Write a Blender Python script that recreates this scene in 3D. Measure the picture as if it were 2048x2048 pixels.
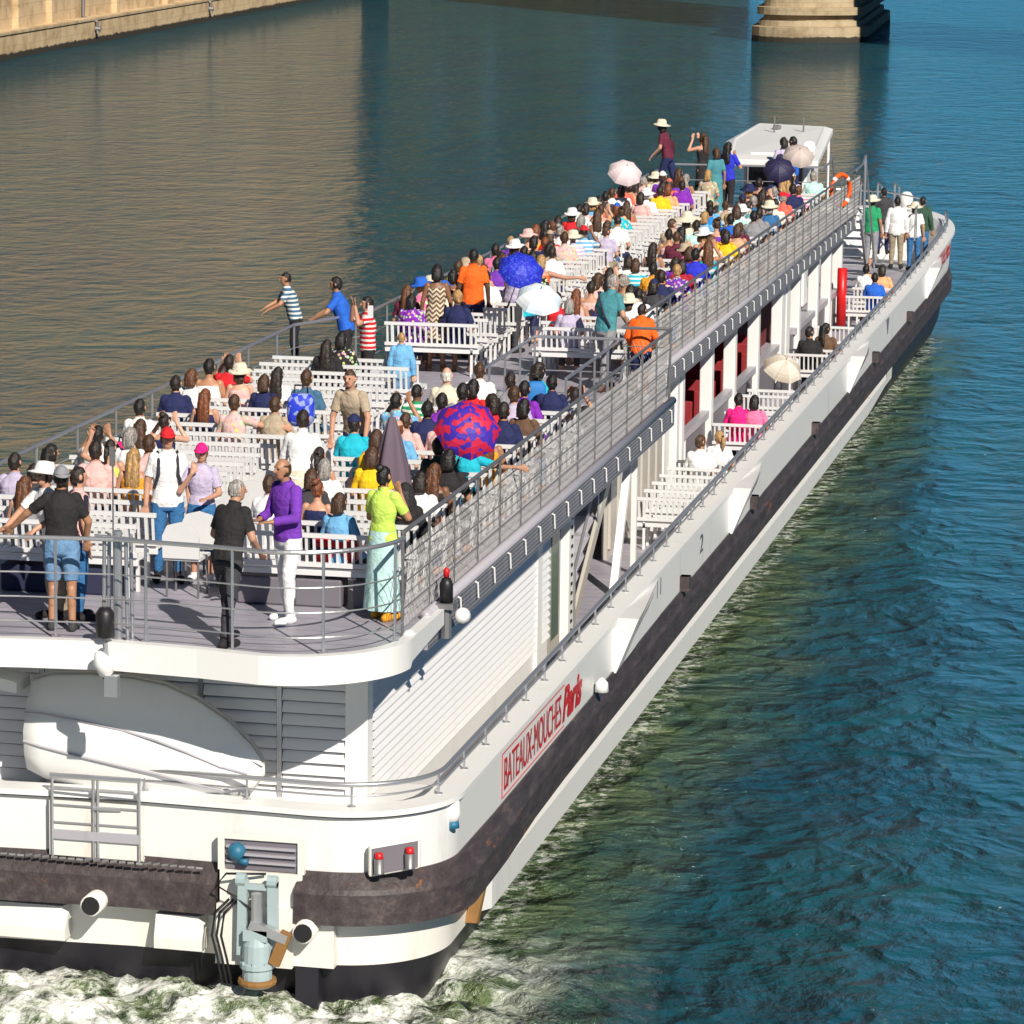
import bpy, math, random, numpy as np
from mathutils import Vector, Matrix, noise as mnoise
R = math.radians
rng = random.Random(7)
for o in list(bpy.data.objects): bpy.data.objects.remove(o)
SC = bpy.context.scene
COL = SC.collection

# ------------------------------------------------------------------ camera, sky, sun, exposure
CAM_H = 12.0
FPX, PPX, PPY, HORY, VPX = 7500.0, 512.0, 1024.0, -295.0, 2601.0      # focal length and lens shift in 2048-px photo units
PITCH = math.atan((PPY - HORY) / FPX)
PSI = math.atan((VPX - PPX) * math.cos(PITCH) / FPX)                   # camera heading, towards port of the boat's axis (+X)
cam = bpy.data.cameras.new('camera'); camo = bpy.data.objects.new('camera', cam); COL.objects.link(camo)
cam.sensor_width = 36; cam.lens = FPX / 2048 * 36; cam.shift_x = (1024 - PPX) / 2048
cam.clip_start = 1; cam.clip_end = 5000
camo.location = (0, 0, CAM_H); camo.rotation_euler = (R(90) - PITCH, 0, PSI - R(90))
SC.camera = camo
SUN_EL, SUN_AZ = R(35.5), R(35.0)           # light travels towards +X, turned SUN_AZ to port, so the sun stands behind the camera's right shoulder
w = bpy.data.worlds.new('World'); SC.world = w; w.use_nodes = True
nt = w.node_tree; nt.nodes.clear()
sky = nt.nodes.new('ShaderNodeTexSky'); sky.sky_type = 'NISHITA'; sky.sun_disc = False
sky.sun_elevation = SUN_EL; sky.sun_rotation = R(270) - SUN_AZ
sky.altitude = 9000; sky.air_density = 1.0; sky.dust_density = 0.0; sky.ozone_density = 4.0
bg = nt.nodes.new('ShaderNodeBackground'); bg.inputs['Strength'].default_value = 0.062
out = nt.nodes.new('ShaderNodeOutputWorld')
deep = nt.nodes.new('ShaderNodeMix'); deep.data_type = 'RGBA'; deep.blend_type = 'MULTIPLY'; deep.inputs[0].default_value = 1.0; deep.inputs[7].default_value = (0.40, 0.82, 0.86, 1)   # deep, clear blue summer sky
nt.links.new(sky.outputs[0], deep.inputs[6]); nt.links.new(deep.outputs[2], bg.inputs[0]); nt.links.new(bg.outputs[0], out.inputs[0])
sl = bpy.data.lights.new('sun', 'SUN'); sl.energy = 5.0; sl.angle = R(0.5); sl.color = (1.0, 0.93, 0.82)
so = bpy.data.objects.new('sun', sl); COL.objects.link(so)
sun_dir = Vector((math.cos(SUN_EL) * math.cos(SUN_AZ), math.cos(SUN_EL) * math.sin(SUN_AZ), -math.sin(SUN_EL)))
so.rotation_euler = sun_dir.to_track_quat('-Z', 'Y').to_euler(); so.location = (-40, -20, 60)
SC.view_settings.view_transform = 'Standard'; SC.view_settings.look = 'None'
SC.view_settings.exposure = 0.2; SC.view_settings.gamma = 1.0
SC.render.engine = 'CYCLES'

# a photo pixel (2048 px) at a given height, length or width of the boat -> the point in the place
_f = Vector((math.cos(PSI) * math.cos(PITCH), math.sin(PSI) * math.cos(PITCH), -math.sin(PITCH)))
_r = Vector((math.sin(PSI), -math.cos(PSI), 0)); _u = _r.cross(_f)
def ray(px, py): return _f * FPX + _r * (px - PPX) - _u * (py - PPY)
def at_z(px, py, z): d = ray(px, py); return d * ((z - CAM_H) / d.z) + Vector((0, 0, CAM_H))
def at_x(px, py, x): d = ray(px, py); return d * (x / d.x) + Vector((0, 0, CAM_H))
def at_y(px, py, y): d = ray(px, py); return d * (y / d.y) + Vector((0, 0, CAM_H))

# ------------------------------------------------------------------ materials
def mat(name, col, rough=0.5, metal=0.0, **k):
    m = bpy.data.materials.new(name); m.use_nodes = True
    n = m.node_tree; b = n.nodes['Principled BSDF']
    b.inputs['Base Color'].default_value = (*col, 1); b.inputs['Roughness'].default_value = rough; b.inputs['Metallic'].default_value = metal
    for key, v in k.items(): b.inputs[key].default_value = v
    return m
def nd(m, t, **k):
    n = m.node_tree.nodes.new(t)
    for a, v in k.items():
        if a.startswith('i_'):
            n.inputs[a[2:].replace('_', ' ')].default_value = v
        else: setattr(n, a, v)
    return n
def lk(m, a, b): m.node_tree.links.new(a, b)
def B(m): return m.node_tree.nodes['Principled BSDF']
def coords(m, scale=(1, 1, 1), space='Object'):
    t = nd(m, 'ShaderNodeTexCoord'); mp = nd(m, 'ShaderNodeMapping'); mp.inputs['Scale'].default_value = scale
    lk(m, t.outputs[space], mp.inputs['Vector']); return mp.outputs[0]
def nz(m, vec, scale, detail=4, rough=0.55):
    n = nd(m, 'ShaderNodeTexNoise'); n.inputs['Scale'].default_value = scale; n.inputs['Detail'].default_value = detail; n.inputs['Roughness'].default_value = rough
    lk(m, vec, n.inputs['Vector']); return n.outputs['Fac']
def ramp(m, fac, stops):
    r = nd(m, 'ShaderNodeValToRGB'); e = r.color_ramp.elements
    while len(e) < len(stops): e.new(0.5)
    for el, (p, c) in zip(e, stops): el.position = p; el.color = c if len(c) == 4 else (*c, 1)
    lk(m, fac, r.inputs[0]); return r.outputs[0]
def mixc(m, fac, a, b, mode='MIX'):
    x = nd(m, 'ShaderNodeMix', data_type='RGBA', blend_type=mode)
    for sock, v in ((x.inputs[0], fac), (x.inputs[6], a), (x.inputs[7], b)):
        if isinstance(v, (int, float)): sock.default_value = v
        elif isinstance(v, tuple): sock.default_value = (*v, 1)
        else: lk(m, v, sock)
    return x.outputs[2]
def math_(m, op, a, b=None, clamp=False):
    x = nd(m, 'ShaderNodeMath', operation=op, use_clamp=clamp)
    for s, v in ((x.inputs[0], a), (x.inputs[1], b)):
        if v is None: continue
        if isinstance(v, (int, float)): s.default_value = v
        else: lk(m, v, s)
    return x.outputs[0]
def smooth(m, v, a, b):
    x = nd(m, 'ShaderNodeMapRange', interpolation_type='SMOOTHSTEP'); x.inputs[1].default_value = a; x.inputs[2].default_value = b
    lk(m, v, x.inputs[0]); return x.outputs[0]
def bump(m, h, strength=0.3, dist=0.02):
    b = nd(m, 'ShaderNodeBump'); b.inputs['Strength'].default_value = strength; b.inputs['Distance'].default_value = dist
    lk(m, h, b.inputs['Height']); lk(m, b.outputs[0], B(m).inputs['Normal'])

def paint(name, col, dirt=(0.35, 0.27, 0.17), amount=0.35, rough=0.35, streak=True):
    m = mat(name, col, rough); v = coords(m, (1, 1, 0.18) if streak else (1, 1, 1)); v2 = coords(m)
    a = nz(m, v, 3.2, 6, 0.65); b_ = nz(m, v2, 0.7, 4)
    f = math_(m, 'MULTIPLY', smooth(m, a, 0.52, 0.78), smooth(m, b_, 0.4, 0.7))
    c = mixc(m, math_(m, 'MULTIPLY', f, amount), col, dirt)
    c = mixc(m, math_(m, 'MULTIPLY', nz(m, v2, 9, 3), 0.10), c, tuple(x * 0.8 for x in col))
    lk(m, c, B(m).inputs['Base Color']); bump(m, nz(m, v2, 2.0, 3), 0.05, 0.02); return m
WHITE = paint('white_paint', (0.82, 0.815, 0.80), (0.45, 0.40, 0.33), amount=0.32)
HULLW = paint('hull_white', (0.78, 0.775, 0.76), amount=0.55)
CREAMW = paint('weathered_white', (0.78, 0.755, 0.70), (0.42, 0.27, 0.12), 0.75)
BENCHW = paint('bench_white', (0.71, 0.71, 0.715), (0.36, 0.33, 0.3), amount=0.35, streak=False)
GREY = paint('grey_paint', (0.40, 0.385, 0.43), (0.2, 0.18, 0.16), 0.4)
LOUV = paint('louvre_white', (0.77, 0.77, 0.775), amount=0.15)
BEIGE = paint('warm_grey_paint', (0.5, 0.47, 0.42), (0.3, 0.25, 0.2), 0.3)
BOOT = mat('black_boot_top', (0.016, 0.014, 0.022), 0.45)
STEEL = mat('stainless_steel', (0.55, 0.55, 0.57), 0.32, 0.75)
DSTEEL = mat('dull_steel', (0.25, 0.245, 0.25), 0.45, 0.55)
GLASS = mat('window_glass', (0.03, 0.035, 0.04), 0.06)
GREENGL = mat('greenish_glass', (0.12, 0.17, 0.13), 0.15)
BLACK = mat('black_plastic', (0.015, 0.014, 0.016), 0.45)
REDP = mat('red_paint', (0.62, 0.012, 0.015), 0.4)
REDFAB = mat('red_fabric', (0.26, 0.015, 0.022), 0.85)
ORANGE = mat('orange_plastic', (0.8, 0.11, 0.015), 0.45)
PURPGREY = mat('grey_plinth', (0.17, 0.155, 0.18), 0.5)
RUST = paint('rusty_ochre', (0.26, 0.13, 0.035), (0.07, 0.04, 0.02), 0.9, 0.8)
LBLUE = paint('pale_blue_machine_paint', (0.36, 0.45, 0.47), (0.16, 0.12, 0.08), 0.9)
TEALP = mat('teal_machine_paint', (0.02, 0.14, 0.24), 0.5)
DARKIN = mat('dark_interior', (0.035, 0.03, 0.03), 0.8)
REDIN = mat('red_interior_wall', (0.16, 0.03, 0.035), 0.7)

def m_fender():
    m = mat('brown_rubbing_strake', (0.05, 0.036, 0.034), 0.55); v = coords(m, (0.5, 2.5, 2.5)); v2 = coords(m)
    c = ramp(m, nz(m, v, 3, 7, 0.7), [(0.3, (0.028, 0.021, 0.023)), (0.55, (0.062, 0.048, 0.05)), (0.75, (0.13, 0.10, 0.095))])
    f = smooth(m, nz(m, v, 1.4, 5, 0.7), 0.62, 0.7)
    c = mixc(m, math_(m, 'MULTIPLY', f, 0.7), c, (0.32, 0.12, 0.04)); lk(m, c, B(m).inputs['Base Color'])
    bump(m, nz(m, v2, 14, 5), 0.5, 0.03); return m
FENDER = m_fender()
def m_deck():
    m = mat('lilac_grey_deck', (0.36, 0.345, 0.40), 0.45); v = coords(m); s = nd(m, 'ShaderNodeSeparateXYZ'); lk(m, v, s.inputs[0])
    fr = math_(m, 'FRACT', math_(m, 'MULTIPLY', s.outputs[0], 3.3))
    line = math_(m, 'LESS_THAN', fr, 0.09)
    c = ramp(m, nz(m, v, 2.2, 5, 0.6), [(0.3, (0.30, 0.285, 0.34)), (0.7, (0.43, 0.41, 0.47))])
    c = mixc(m, math_(m, 'MULTIPLY', line, 0.55), c, (0.16, 0.14, 0.2)); c = mixc(m, math_(m, 'MULTIPLY', smooth(m, nz(m, v, 0.9, 7, 0.7), 0.5, 0.72), 0.5), c, (0.24, 0.215, 0.24)); lk(m, c, B(m).inputs['Base Color'])
    bump(m, nz(m, v, 30, 3), 0.15, 0.01); return m
DECK = m_deck()
def m_grate():
    m = mat('perforated_grating', (0.16, 0.16, 0.175), 0.5, 0.4); v = coords(m); s = nd(m, 'ShaderNodeSeparateXYZ'); lk(m, v, s.inputs[0])
    a = math_(m, 'GREATER_THAN', math_(m, 'FRACT', math_(m, 'MULTIPLY', s.outputs[0], 14.0)), 0.3)
    b_ = math_(m, 'GREATER_THAN', math_(m, 'FRACT', math_(m, 'MULTIPLY', s.outputs[2], 20.0)), 0.35)
    h = math_(m, 'MULTIPLY', a, b_)
    lk(m, mixc(m, h, (0.42, 0.41, 0.45), (0.10, 0.10, 0.115)), B(m).inputs['Base Color']); return m
GRATE = m_grate()
# cloth, skin and hair take their colour from the object's own colour, so copies can share a mesh
def m_obj(name, rough, bs=60, bstr=0.25, vary=0.25, stripe=None, **k):
    m = mat(name, (0.5, 0.5, 0.5), rough, **k); oi = nd(m, 'ShaderNodeObjectInfo'); v = coords(m)
    hs = nd(m, 'ShaderNodeHueSaturation'); lk(m, oi.outputs['Color'], hs.inputs['Color'])
    lk(m, math_(m, 'ADD', math_(m, 'MULTIPLY', nz(m, v, bs * 0.35, 4), vary * 2), 1 - vary), hs.inputs['Value'])
    c = hs.outputs[0]
    if stripe == 'bands':
        s = nd(m, 'ShaderNodeSeparateXYZ'); lk(m, v, s.inputs[0])
        c = mixc(m, math_(m, 'GREATER_THAN', math_(m, 'FRACT', math_(m, 'MULTIPLY', s.outputs[2], 13)), 0.55), c, (0.78, 0.76, 0.72))
    elif stripe == 'strands':
        vs_ = coords(m, (55, 55, 5)); c = mixc(m, 1.0, c, ramp(m, nz(m, vs_, 1.0, 4, 0.6), [(0.3, (0.45, 0.45, 0.45)), (0.5, (1, 1, 1)), (0.72, (2.6, 2.3, 2.0))]), 'MULTIPLY')
    elif stripe == 'zigzag':
        s = nd(m, 'ShaderNodeSeparateXYZ'); lk(m, v, s.inputs[0])
        zz = math_(m, 'PINGPONG', math_(m, 'MULTIPLY', s.outputs[1], 1.0), 0.06)
        c = mixc(m, math_(m, 'GREATER_THAN', math_(m, 'FRACT', math_(m, 'MULTIPLY', math_(m, 'ADD', s.outputs[2], zz), 13)), 0.5), c, (0.62, 0.54, 0.4))
    elif stripe == 'floral':
        vo = nd(m, 'ShaderNodeTexVoronoi'); vo.inputs['Scale'].default_value = 16; lk(m, v, vo.inputs['Vector'])
        c = mixc(m, math_(m, 'LESS_THAN', vo.outputs['Distance'], 0.42), c, mixc(m, 0.55, vo.outputs['Color'], (0.6, 0.5, 0.35)))
    lk(m, c, B(m).inputs['Base Color']); bump(m, nz(m, v, bs * 0.25, 5, 0.6), bstr, 0.03); return m
SKIN = m_obj('skin', 0.5, 40, 0.05, 0.12)
HAIR = m_obj('hair', 0.42, 90, 0.7, 0.45, 'strands')
CLOTH = m_obj('cloth', 0.85, 34, 1.0, 0.3)
CL_BAND = m_obj('banded_cloth', 0.85, 50, 0.5, 0.15, 'bands')
CL_ZIG = m_obj('zigzag_cloth', 0.85, 50, 0.5, 0.15, 'zigzag')
CL_FLO = m_obj('floral_cloth', 0.85, 50, 0.5, 0.15, 'floral')
EYE = mat('eye_dark', (0.02, 0.015, 0.012), 0.2)
LIP = mat('lip', (0.35, 0.09, 0.07), 0.5)

# ------------------------------------------------------------------ mesh building
class MB:
    def __init__(s): s.v = []; s.f = []; s.mi = []
    def add(s, vs, fs, mi=0):
        o = len(s.v); s.v += [tuple(p) for p in vs]; s.f += [tuple(i + o for i in f) for f in fs]; s.mi += [mi] * len(fs); return s
    def box(s, x0, x1, y0, y1, z0, z1, mi=0):
        return s.add([(x, y, z) for x in (x0, x1) for y in (y0, y1) for z in (z0, z1)],
                     [(0, 1, 3, 2), (4, 6, 7, 5), (0, 4, 5, 1), (2, 3, 7, 6), (0, 2, 6, 4), (1, 5, 7, 3)], mi)
    def obox(s, c, ax, ay, az, mi=0):
        c, ax, ay, az = map(Vector, (c, ax, ay, az))
        return s.add([c + ax * i + ay * j + az * k for i in (-1, 1) for j in (-1, 1) for k in (-1, 1)],
                     [(0, 1, 3, 2), (4, 6, 7, 5), (0, 4, 5, 1), (2, 3, 7, 6), (0, 2, 6, 4), (1, 5, 7, 3)], mi)
    def beam(s, a, b, w, h, mi=0):
        a, b = Vector(a), Vector(b); d = (b - a); L = d.length / 2; d.normalize()
        up = Vector((0, 0, 1)) if abs(d.z) < 0.95 else Vector((1, 0, 0))
        y = up.cross(d).normalized(); z = d.cross(y)
        return s.obox((a + b) / 2, d * L, y * w / 2, z * h / 2, mi)
    def rings(s, rs, cap=True, closed=False, mi=0):
        n = len(rs[0]); o = len(s.v); s.v += [tuple(p) for r in rs for p in r]
        k = len(rs)
        for i in range(k if closed else k - 1):
            a, b = o + i * n, o + ((i + 1) % k) * n
            for j in range(n): s.f.append((a + j, a + (j + 1) % n, b + (j + 1) % n, b + j)); s.mi.append(mi)
        if cap and not closed:
            s.f.append(tuple(o + j for j in reversed(range(n)))); s.f.append(tuple(o + (k - 1) * n + j for j in range(n))); s.mi += [mi, mi]
        return s
    def tube(s, path, r, n=8, mi=0, closed=False):
        P = [Vector(p) for p in path]; rs = []
        rr = r if isinstance(r, (list, tuple)) else [r] * len(P)
        for i, p in enumerate(P):
            if closed: d = P[(i + 1) % len(P)] - P[i - 1]
            else: d = P[min(i + 1, len(P) - 1)] - P[max(i - 1, 0)]
            d.normalize(); up = Vector((0, 0, 1)) if abs(d.z) < 0.9 else Vector((1, 0, 0))
            x = up.cross(d).normalized(); y = d.cross(x)
            rs.append([p + x * rr[i] * math.cos(2 * math.pi * j / n) + y * rr[i] * math.sin(2 * math.pi * j / n) for j in range(n)])
        return s.rings(rs, True, closed, mi)
    def prism(s, poly, z0, z1, mi=0):
        return s.rings([[(x, y, z0) for x, y in poly], [(x, y, z1) for x, y in poly]], True, False, mi)
    def lathe(s, prof, c, n=16, mi=0, ax=(0, 0, 1)):
        c = Vector(c); a = Vector(ax).normalized(); t = Vector((1, 0, 0)) if abs(a.x) < 0.9 else Vector((0, 1, 0))
        x = t.cross(a).normalized(); y = a.cross(x)
        return s.rings([[c + a * z + (x * math.cos(2 * math.pi * j / n) + y * math.sin(2 * math.pi * j / n)) * max(r, 1e-4) for j in range(n)] for r, z in prof], True, False, mi)
    def mesh(s, name, mats, smooth=False):
        me = bpy.data.meshes.new(name); me.from_pydata(s.v, [], s.f)
        for m in (mats if isinstance(mats, (list, tuple)) else [mats]): me.materials.append(m)
        me.polygons.foreach_set('material_index', s.mi)
        if smooth: me.polygons.foreach_set('use_smooth', [True] * len(s.f))
        me.validate(); me.update(); return me
    def obj(s, name, mats, parent=None, smooth=False, bevel=0):
        o = link(name, s.mesh(name, mats, smooth), parent)
        if bevel:
            b = o.modifiers.new('bevel', 'BEVEL'); b.width = bevel; b.segments = 2; b.limit_method = 'ANGLE'
        return o
def link(name, data, parent=None):
    o = bpy.data.objects.new(name, data); COL.objects.link(o)
    if parent: o.parent = parent
    return o
def tag(o, label=None, cat=None, group=None, kind=None):
    for k, v in (('label', label), ('category', cat), ('group', group), ('kind', kind)):
        if v: o[k] = v
    return o
def empty(name, loc=(0, 0, 0), rz=0):
    o = link(name, None); o.location = loc; o.rotation_euler = (0, 0, rz); o.empty_display_size = 0.2; return o
ORD = 'first second third fourth fifth sixth seventh eighth ninth tenth eleventh twelfth thirteenth fourteenth fifteenth sixteenth seventeenth eighteenth nineteenth twentieth'.split() + ['twenty-' + x for x in 'first second third fourth fifth sixth seventh eighth ninth'.split()] + ['thirtieth'] + ['thirty-' + x for x in 'first second third fourth fifth sixth'.split()]
# ------------------------------------------------------------------ boat outline (needed by the water too)
SB, PB, YC = 8.23, 14.87, 11.55          # starboard side, port side, centre line; bow towards +X, stern at X = 37
def half(off=0.0, bowoff=None, z=1.0):
    """starboard half of the plan outline, stern centre to bow tip; off > 0 grows it outwards, bowoff sets the bow back."""
    bo = 0 if bowoff is None else bowoff
    pts = [(37.12 - off, YC), (37.05 - off, 10.3), (37.0 - off, 9.55)]
    r = 1.22 + off; cx, cy = 38.22, 9.42
    for k in range(1, 25):
        a = R(90) * k / 24; pts.append((cx - r * math.cos(a), cy - (r - 0.03 + 0.0) * math.sin(a)))
    for x in (40, 42, 44, 46, 48, 50, 53, 56, 60, 64, 68, 72, 76, 80, 84, 88, 92, 95, 97.5 - .4 * bo): pts.append((x, SB - off))
    L = 103.0 - bo + off
    for k in range(1, 13):
        t = k / 12; a = t * math.pi / 2
        xb = 97.5 - .4 * bo; x = xb + (L - xb) * math.sin(a); y = YC - (YC - SB + off) * math.cos(a) ** 0.55
        pts.append((x, y if k < 12 else YC))
    return pts
def outline(off=0.0, bowoff=None):
    h = half(off, bowoff)
    return h + [(x, 2 * YC - y) for x, y in reversed(h[1:-1])]
def sheer(x): return 0.0 if x < 86 else 0.50 * ((x - 86) / 18) ** 2

# ------------------------------------------------------------------ water: one sheet to the horizon, finely meshed and heaped up behind the stern
def m_water():
    m = mat('river_water', (0.004, 0.045, 0.062), 0.05, IOR=1.43)
    v = coords(m); sep = nd(m, 'ShaderNodeSeparateXYZ'); lk(m, v, sep.inputs[0]); X, Y = sep.outputs[0], sep.outputs[1]
    vs = coords(m, (1.0, 1.05, 1.0))
    warp = nd(m, 'ShaderNodeTexNoise'); warp.inputs['Scale'].default_value = 0.35; warp.inputs['Detail'].default_value = 2; lk(m, v, warp.inputs['Vector'])
    vw = nd(m, 'ShaderNodeVectorMath', operation='MULTIPLY_ADD'); lk(m, warp.outputs['Color'], vw.inputs[0]); vw.inputs[1].default_value = (1.2, 1.2, 0); lk(m, vs, vw.inputs[2])
    wv = vw.outputs[0]
    def ridge(scale, det):
        n = nz(m, wv, scale, det, 0.55)
        return math_(m, 'SUBTRACT', 1.0, math_(m, 'ABSOLUTE', math_(m, 'MULTIPLY', math_(m, 'SUBTRACT', n, 0.5), 2.4)))
    h = math_(m, 'ADD', math_(m, 'MULTIPLY', ridge(0.22, 1), 0.95), math_(m, 'MULTIPLY', ridge(0.80, 2), 0.72))
    h = math_(m, 'ADD', h, math_(m, 'MULTIPLY', ridge(0.43, 1), 0.65))
    h = math_(m, 'ADD', h, math_(m, 'MULTIPLY', nz(m, wv, 1.7, 2, 0.5), 0.55))
    h = math_(m, 'ADD', h, math_(m, 'MULTIPLY', nz(m, wv, 3.2, 5, 0.68), 0.42))
    # churned, aerated strip along the hull (starboard and port) and astern
    e1 = math_(m, 'MULTIPLY', nz(m, v, 0.55, 4), 2.6)
    dist = math_(m, 'SUBTRACT', math_(m, 'ABSOLUTE', math_(m, 'SUBTRACT', Y, YC)), 3.2)
    widen = math_(m, 'MULTIPLY', math_(m, 'SUBTRACT', 95.0, X), 0.012)
    near = smooth(m, math_(m, 'SUBTRACT', math_(m, 'ADD', e1, math_(m, 'ADD', widen, 0.65)), dist), 0.1, 2.6)
    along = math_(m, 'MULTIPLY', smooth(m, math_(m, 'MULTIPLY', X, -1.0), -99.0, -90.0), 1.0)
    hullz = math_(m, 'MULTIPLY', near, along)
    astern = smooth(m, math_(m, 'MULTIPLY', X, -1.0), -41.0, -38.2)
    inw = smooth(m, math_(m, 'MULTIPLY', math_(m, 'ABSOLUTE', math_(m, 'SUBTRACT', Y, YC)), -1.0), -5.0, -2.8)
    st = math_(m, 'MULTIPLY', astern, inw)
    churn = math_(m, 'MAXIMUM', hullz, st)
    h = math_(m, 'ADD', h, math_(m, 'MULTIPLY', math_(m, 'MULTIPLY', nz(m, v, 9, 4, 0.65), 0.10), churn))
    green = ramp(m, nz(m, v, 1.1, 5, 0.6), [(0.3, (0.045, 0.085, 0.026)), (0.6, (0.11, 0.165, 0.05)), (0.8, (0.19, 0.22, 0.085))])
    deep = ramp(m, nz(m, v, 0.16, 3), [(0.35, (0.002, 0.050, 0.086)), (0.65, (0.004, 0.072, 0.086))])
    c = mixc(m, math_(m, 'MULTIPLY', churn, 0.92), deep, green)
    c = mixc(m, math_(m, 'MULTIPLY', st, smooth(m, nz(m, v, 1.6, 4), 0.35, 0.65)), c, (0.20, 0.26, 0.12))
    # white water: lace behind the stern, specks along the side
    fo = nd(m, 'ShaderNodeTexVoronoi', feature='DISTANCE_TO_EDGE'); fo.inputs['Scale'].default_value = 3.2
    wv2 = nd(m, 'ShaderNodeVectorMath', operation='MULTIPLY_ADD'); lk(m, warp.outputs['Color'], wv2.inputs[0]); wv2.inputs[1].default_value = (0.0, 0.0, 0)
    n2 = nd(m, 'ShaderNodeTexNoise'); n2.inputs['Scale'].default_value = 3.0; n2.inputs['Detail'].default_value = 6; lk(m, v, n2.inputs['Vector'])
    lk(m, n2.outputs['Color'], wv2.inputs[0]); wv2.inputs[1].default_value = (1.1, 1.1, 0.0); lk(m, v, wv2.inputs[2]); lk(m, wv2.outputs[0], fo.inputs['Vector'])
    lace = smooth(m, math_(m, 'MULTIPLY', fo.outputs['Distance'], -1.0), -0.13, -0.01)
    blot = smooth(m, nz(m, v, 1.3, 7, 0.7), 0.40, 0.56)
    fine = smooth(m, nz(m, v, 12, 5, 0.75), 0.38, 0.56)
    stf = math_(m, 'MULTIPLY', math_(m, 'MULTIPLY', st, blot), math_(m, 'MAXIMUM', math_(m, 'MULTIPLY', lace, 0.85), math_(m, 'ADD', math_(m, 'MULTIPLY', fine, 0.45), 0.55)))
    spk = math_(m, 'MULTIPLY', smooth(m, nz(m, v, 11, 4, 0.75), 0.60, 0.70), math_(m, 'MULTIPLY', hullz, smooth(m, math_(m, 'MULTIPLY', dist, -1.0), -3.0, -0.4)))
    spk = math_(m, 'MULTIPLY', spk, 0.42)
    rim = math_(m, 'MULTIPLY', smooth(m, math_(m, 'MULTIPLY', dist, -1.0), -0.42, -0.12), math_(m, 'MULTIPLY', along, smooth(m, nz(m, v, 5, 4, 0.7), 0.47, 0.6)))
    foam = math_(m, 'MAXIMUM', math_(m, 'MAXIMUM', stf, spk), math_(m, 'MULTIPLY', rim, 0.5), True)
    c = mixc(m, foam, c, (0.90, 0.90, 0.87)); lk(m, c, B(m).inputs['Base Color'])
    lk(m, math_(m, 'ADD', 0.05, math_(m, 'MULTIPLY', math_(m, 'MAXIMUM', foam, math_(m, 'MULTIPLY', churn, 0.25)), 0.6)), B(m).inputs['Roughness'])
    bump(m, h, 1.0, 1.0); bn = B(m).inputs['Normal'].links[0].from_node; lk(m, math_(m, 'SUBTRACT', 1.0, math_(m, 'MULTIPLY', foam, 0.93), True), bn.inputs['Strength']); return m
def water():
    def axis(lo, hi, flo, fhi, fstep, step):
        a = [lo + i * step for i in range(int((flo - lo) / step))] + [flo + i * fstep for i in range(int((fhi - flo) / fstep))]
        x = fhi; s = fstep
        while x < hi: a.append(x); s = min(s * 1.5, step); x += s
        return a + [hi]
    xs = [-400, -200, -100, -40, 0, 15, 25, 30] + axis(33, 3000, 34, 41, 0.06, 40)
    ys = [-2500, -1200, -600, -300, -150, -80, -40, -20, -8, 0, 4] + axis(5.5, 2500, 6, 17, 0.07, 40)
    xs = sorted(set(round(x, 3) for x in xs)); ys = sorted(set(round(y, 3) for y in ys))
    V = []
    for x in xs:
        for y in ys:
            z = 0.0
            if 34 < x < 41 and 6 < y < 17:
                e = min(1, (41 - x) / 2.5) * min(1, (y - 6) / 1.5) * min(1, (17 - y) / 1.5) * min(1, max(0, (x - 34) / 1.0))
                out_ = max(0.0, 1 - max(0, x - 38.0) / 1.5)
                p = Vector((x, y, 0))
                z = e * (0.35 + 0.75 * out_) * (0.18 * mnoise.fractal(p * 1.1, 0.9, 2.0, 4) + 0.11 * abs(mnoise.noise(p * 2.7)) + 0.025 * mnoise.noise(p * 7))
            V.append((x, y, z))
    n = len(ys); F = [(i * n + j, (i + 1) * n + j, (i + 1) * n + j + 1, i * n + j + 1) for i in range(len(xs) - 1) for j in range(n - 1)]
    me = bpy.data.meshes.new('water'); me.from_pydata(V, [], F); me.materials.append(m_water())
    me.polygons.foreach_set('use_smooth', [True] * len(F)); me.update()
    tag(link('water', me), kind='structure')
water()

# ------------------------------------------------------------------ far bank: quay wall, houses (seen mirrored in the river), bridge
def m_stone(name, c0, c1, bw=1.2, bh=0.45, wet=True):
    m = mat(name, c0, 0.85); t = nd(m, 'ShaderNodeTexCoord'); s = nd(m, 'ShaderNodeSeparateXYZ'); lk(m, t.outputs['Object'], s.inputs[0])
    cb = nd(m, 'ShaderNodeCombineXYZ'); lk(m, math_(m, 'ADD', s.outputs[0], s.outputs[1]), cb.inputs[0]); lk(m, s.outputs[2], cb.inputs[1])
    br = nd(m, 'ShaderNodeTexBrick'); br.inputs['Scale'].default_value = 1; br.inputs['Brick Width'].default_value = bw; br.inputs['Row Height'].default_value = bh
    br.inputs['Mortar Size'].default_value = 0.012; br.inputs['Color1'].default_value = (*c0, 1); br.inputs['Color2'].default_value = (*c1, 1); br.inputs['Mortar'].default_value = (c0[0] * .6, c0[1] * .6, c0[2] * .6, 1)
    lk(m, cb.outputs[0], br.inputs['Vector'])
    n = nz(m, t.outputs['Object'], 0.8, 6, 0.65)
    c = mixc(m, smooth(m, n, 0.4, 0.75), br.outputs['Color'], (c0[0] * 0.62, c0[1] * 0.56, c0[2] * 0.5))
    if wet:
        edge = math_(m, 'ADD', s.outputs[2], math_(m, 'MULTIPLY', math_(m, 'SUBTRACT', nz(m, t.outputs['Object'], 1.5, 4), 0.5), 0.35))
        c = mixc(m, smooth(m, math_(m, 'MULTIPLY', edge, -1), -0.42, -0.3), c, (0.035, 0.03, 0.02))
    lk(m, c, B(m).inputs['Base Color']); bump(m, n, 0.4, 0.08); return m
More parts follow.
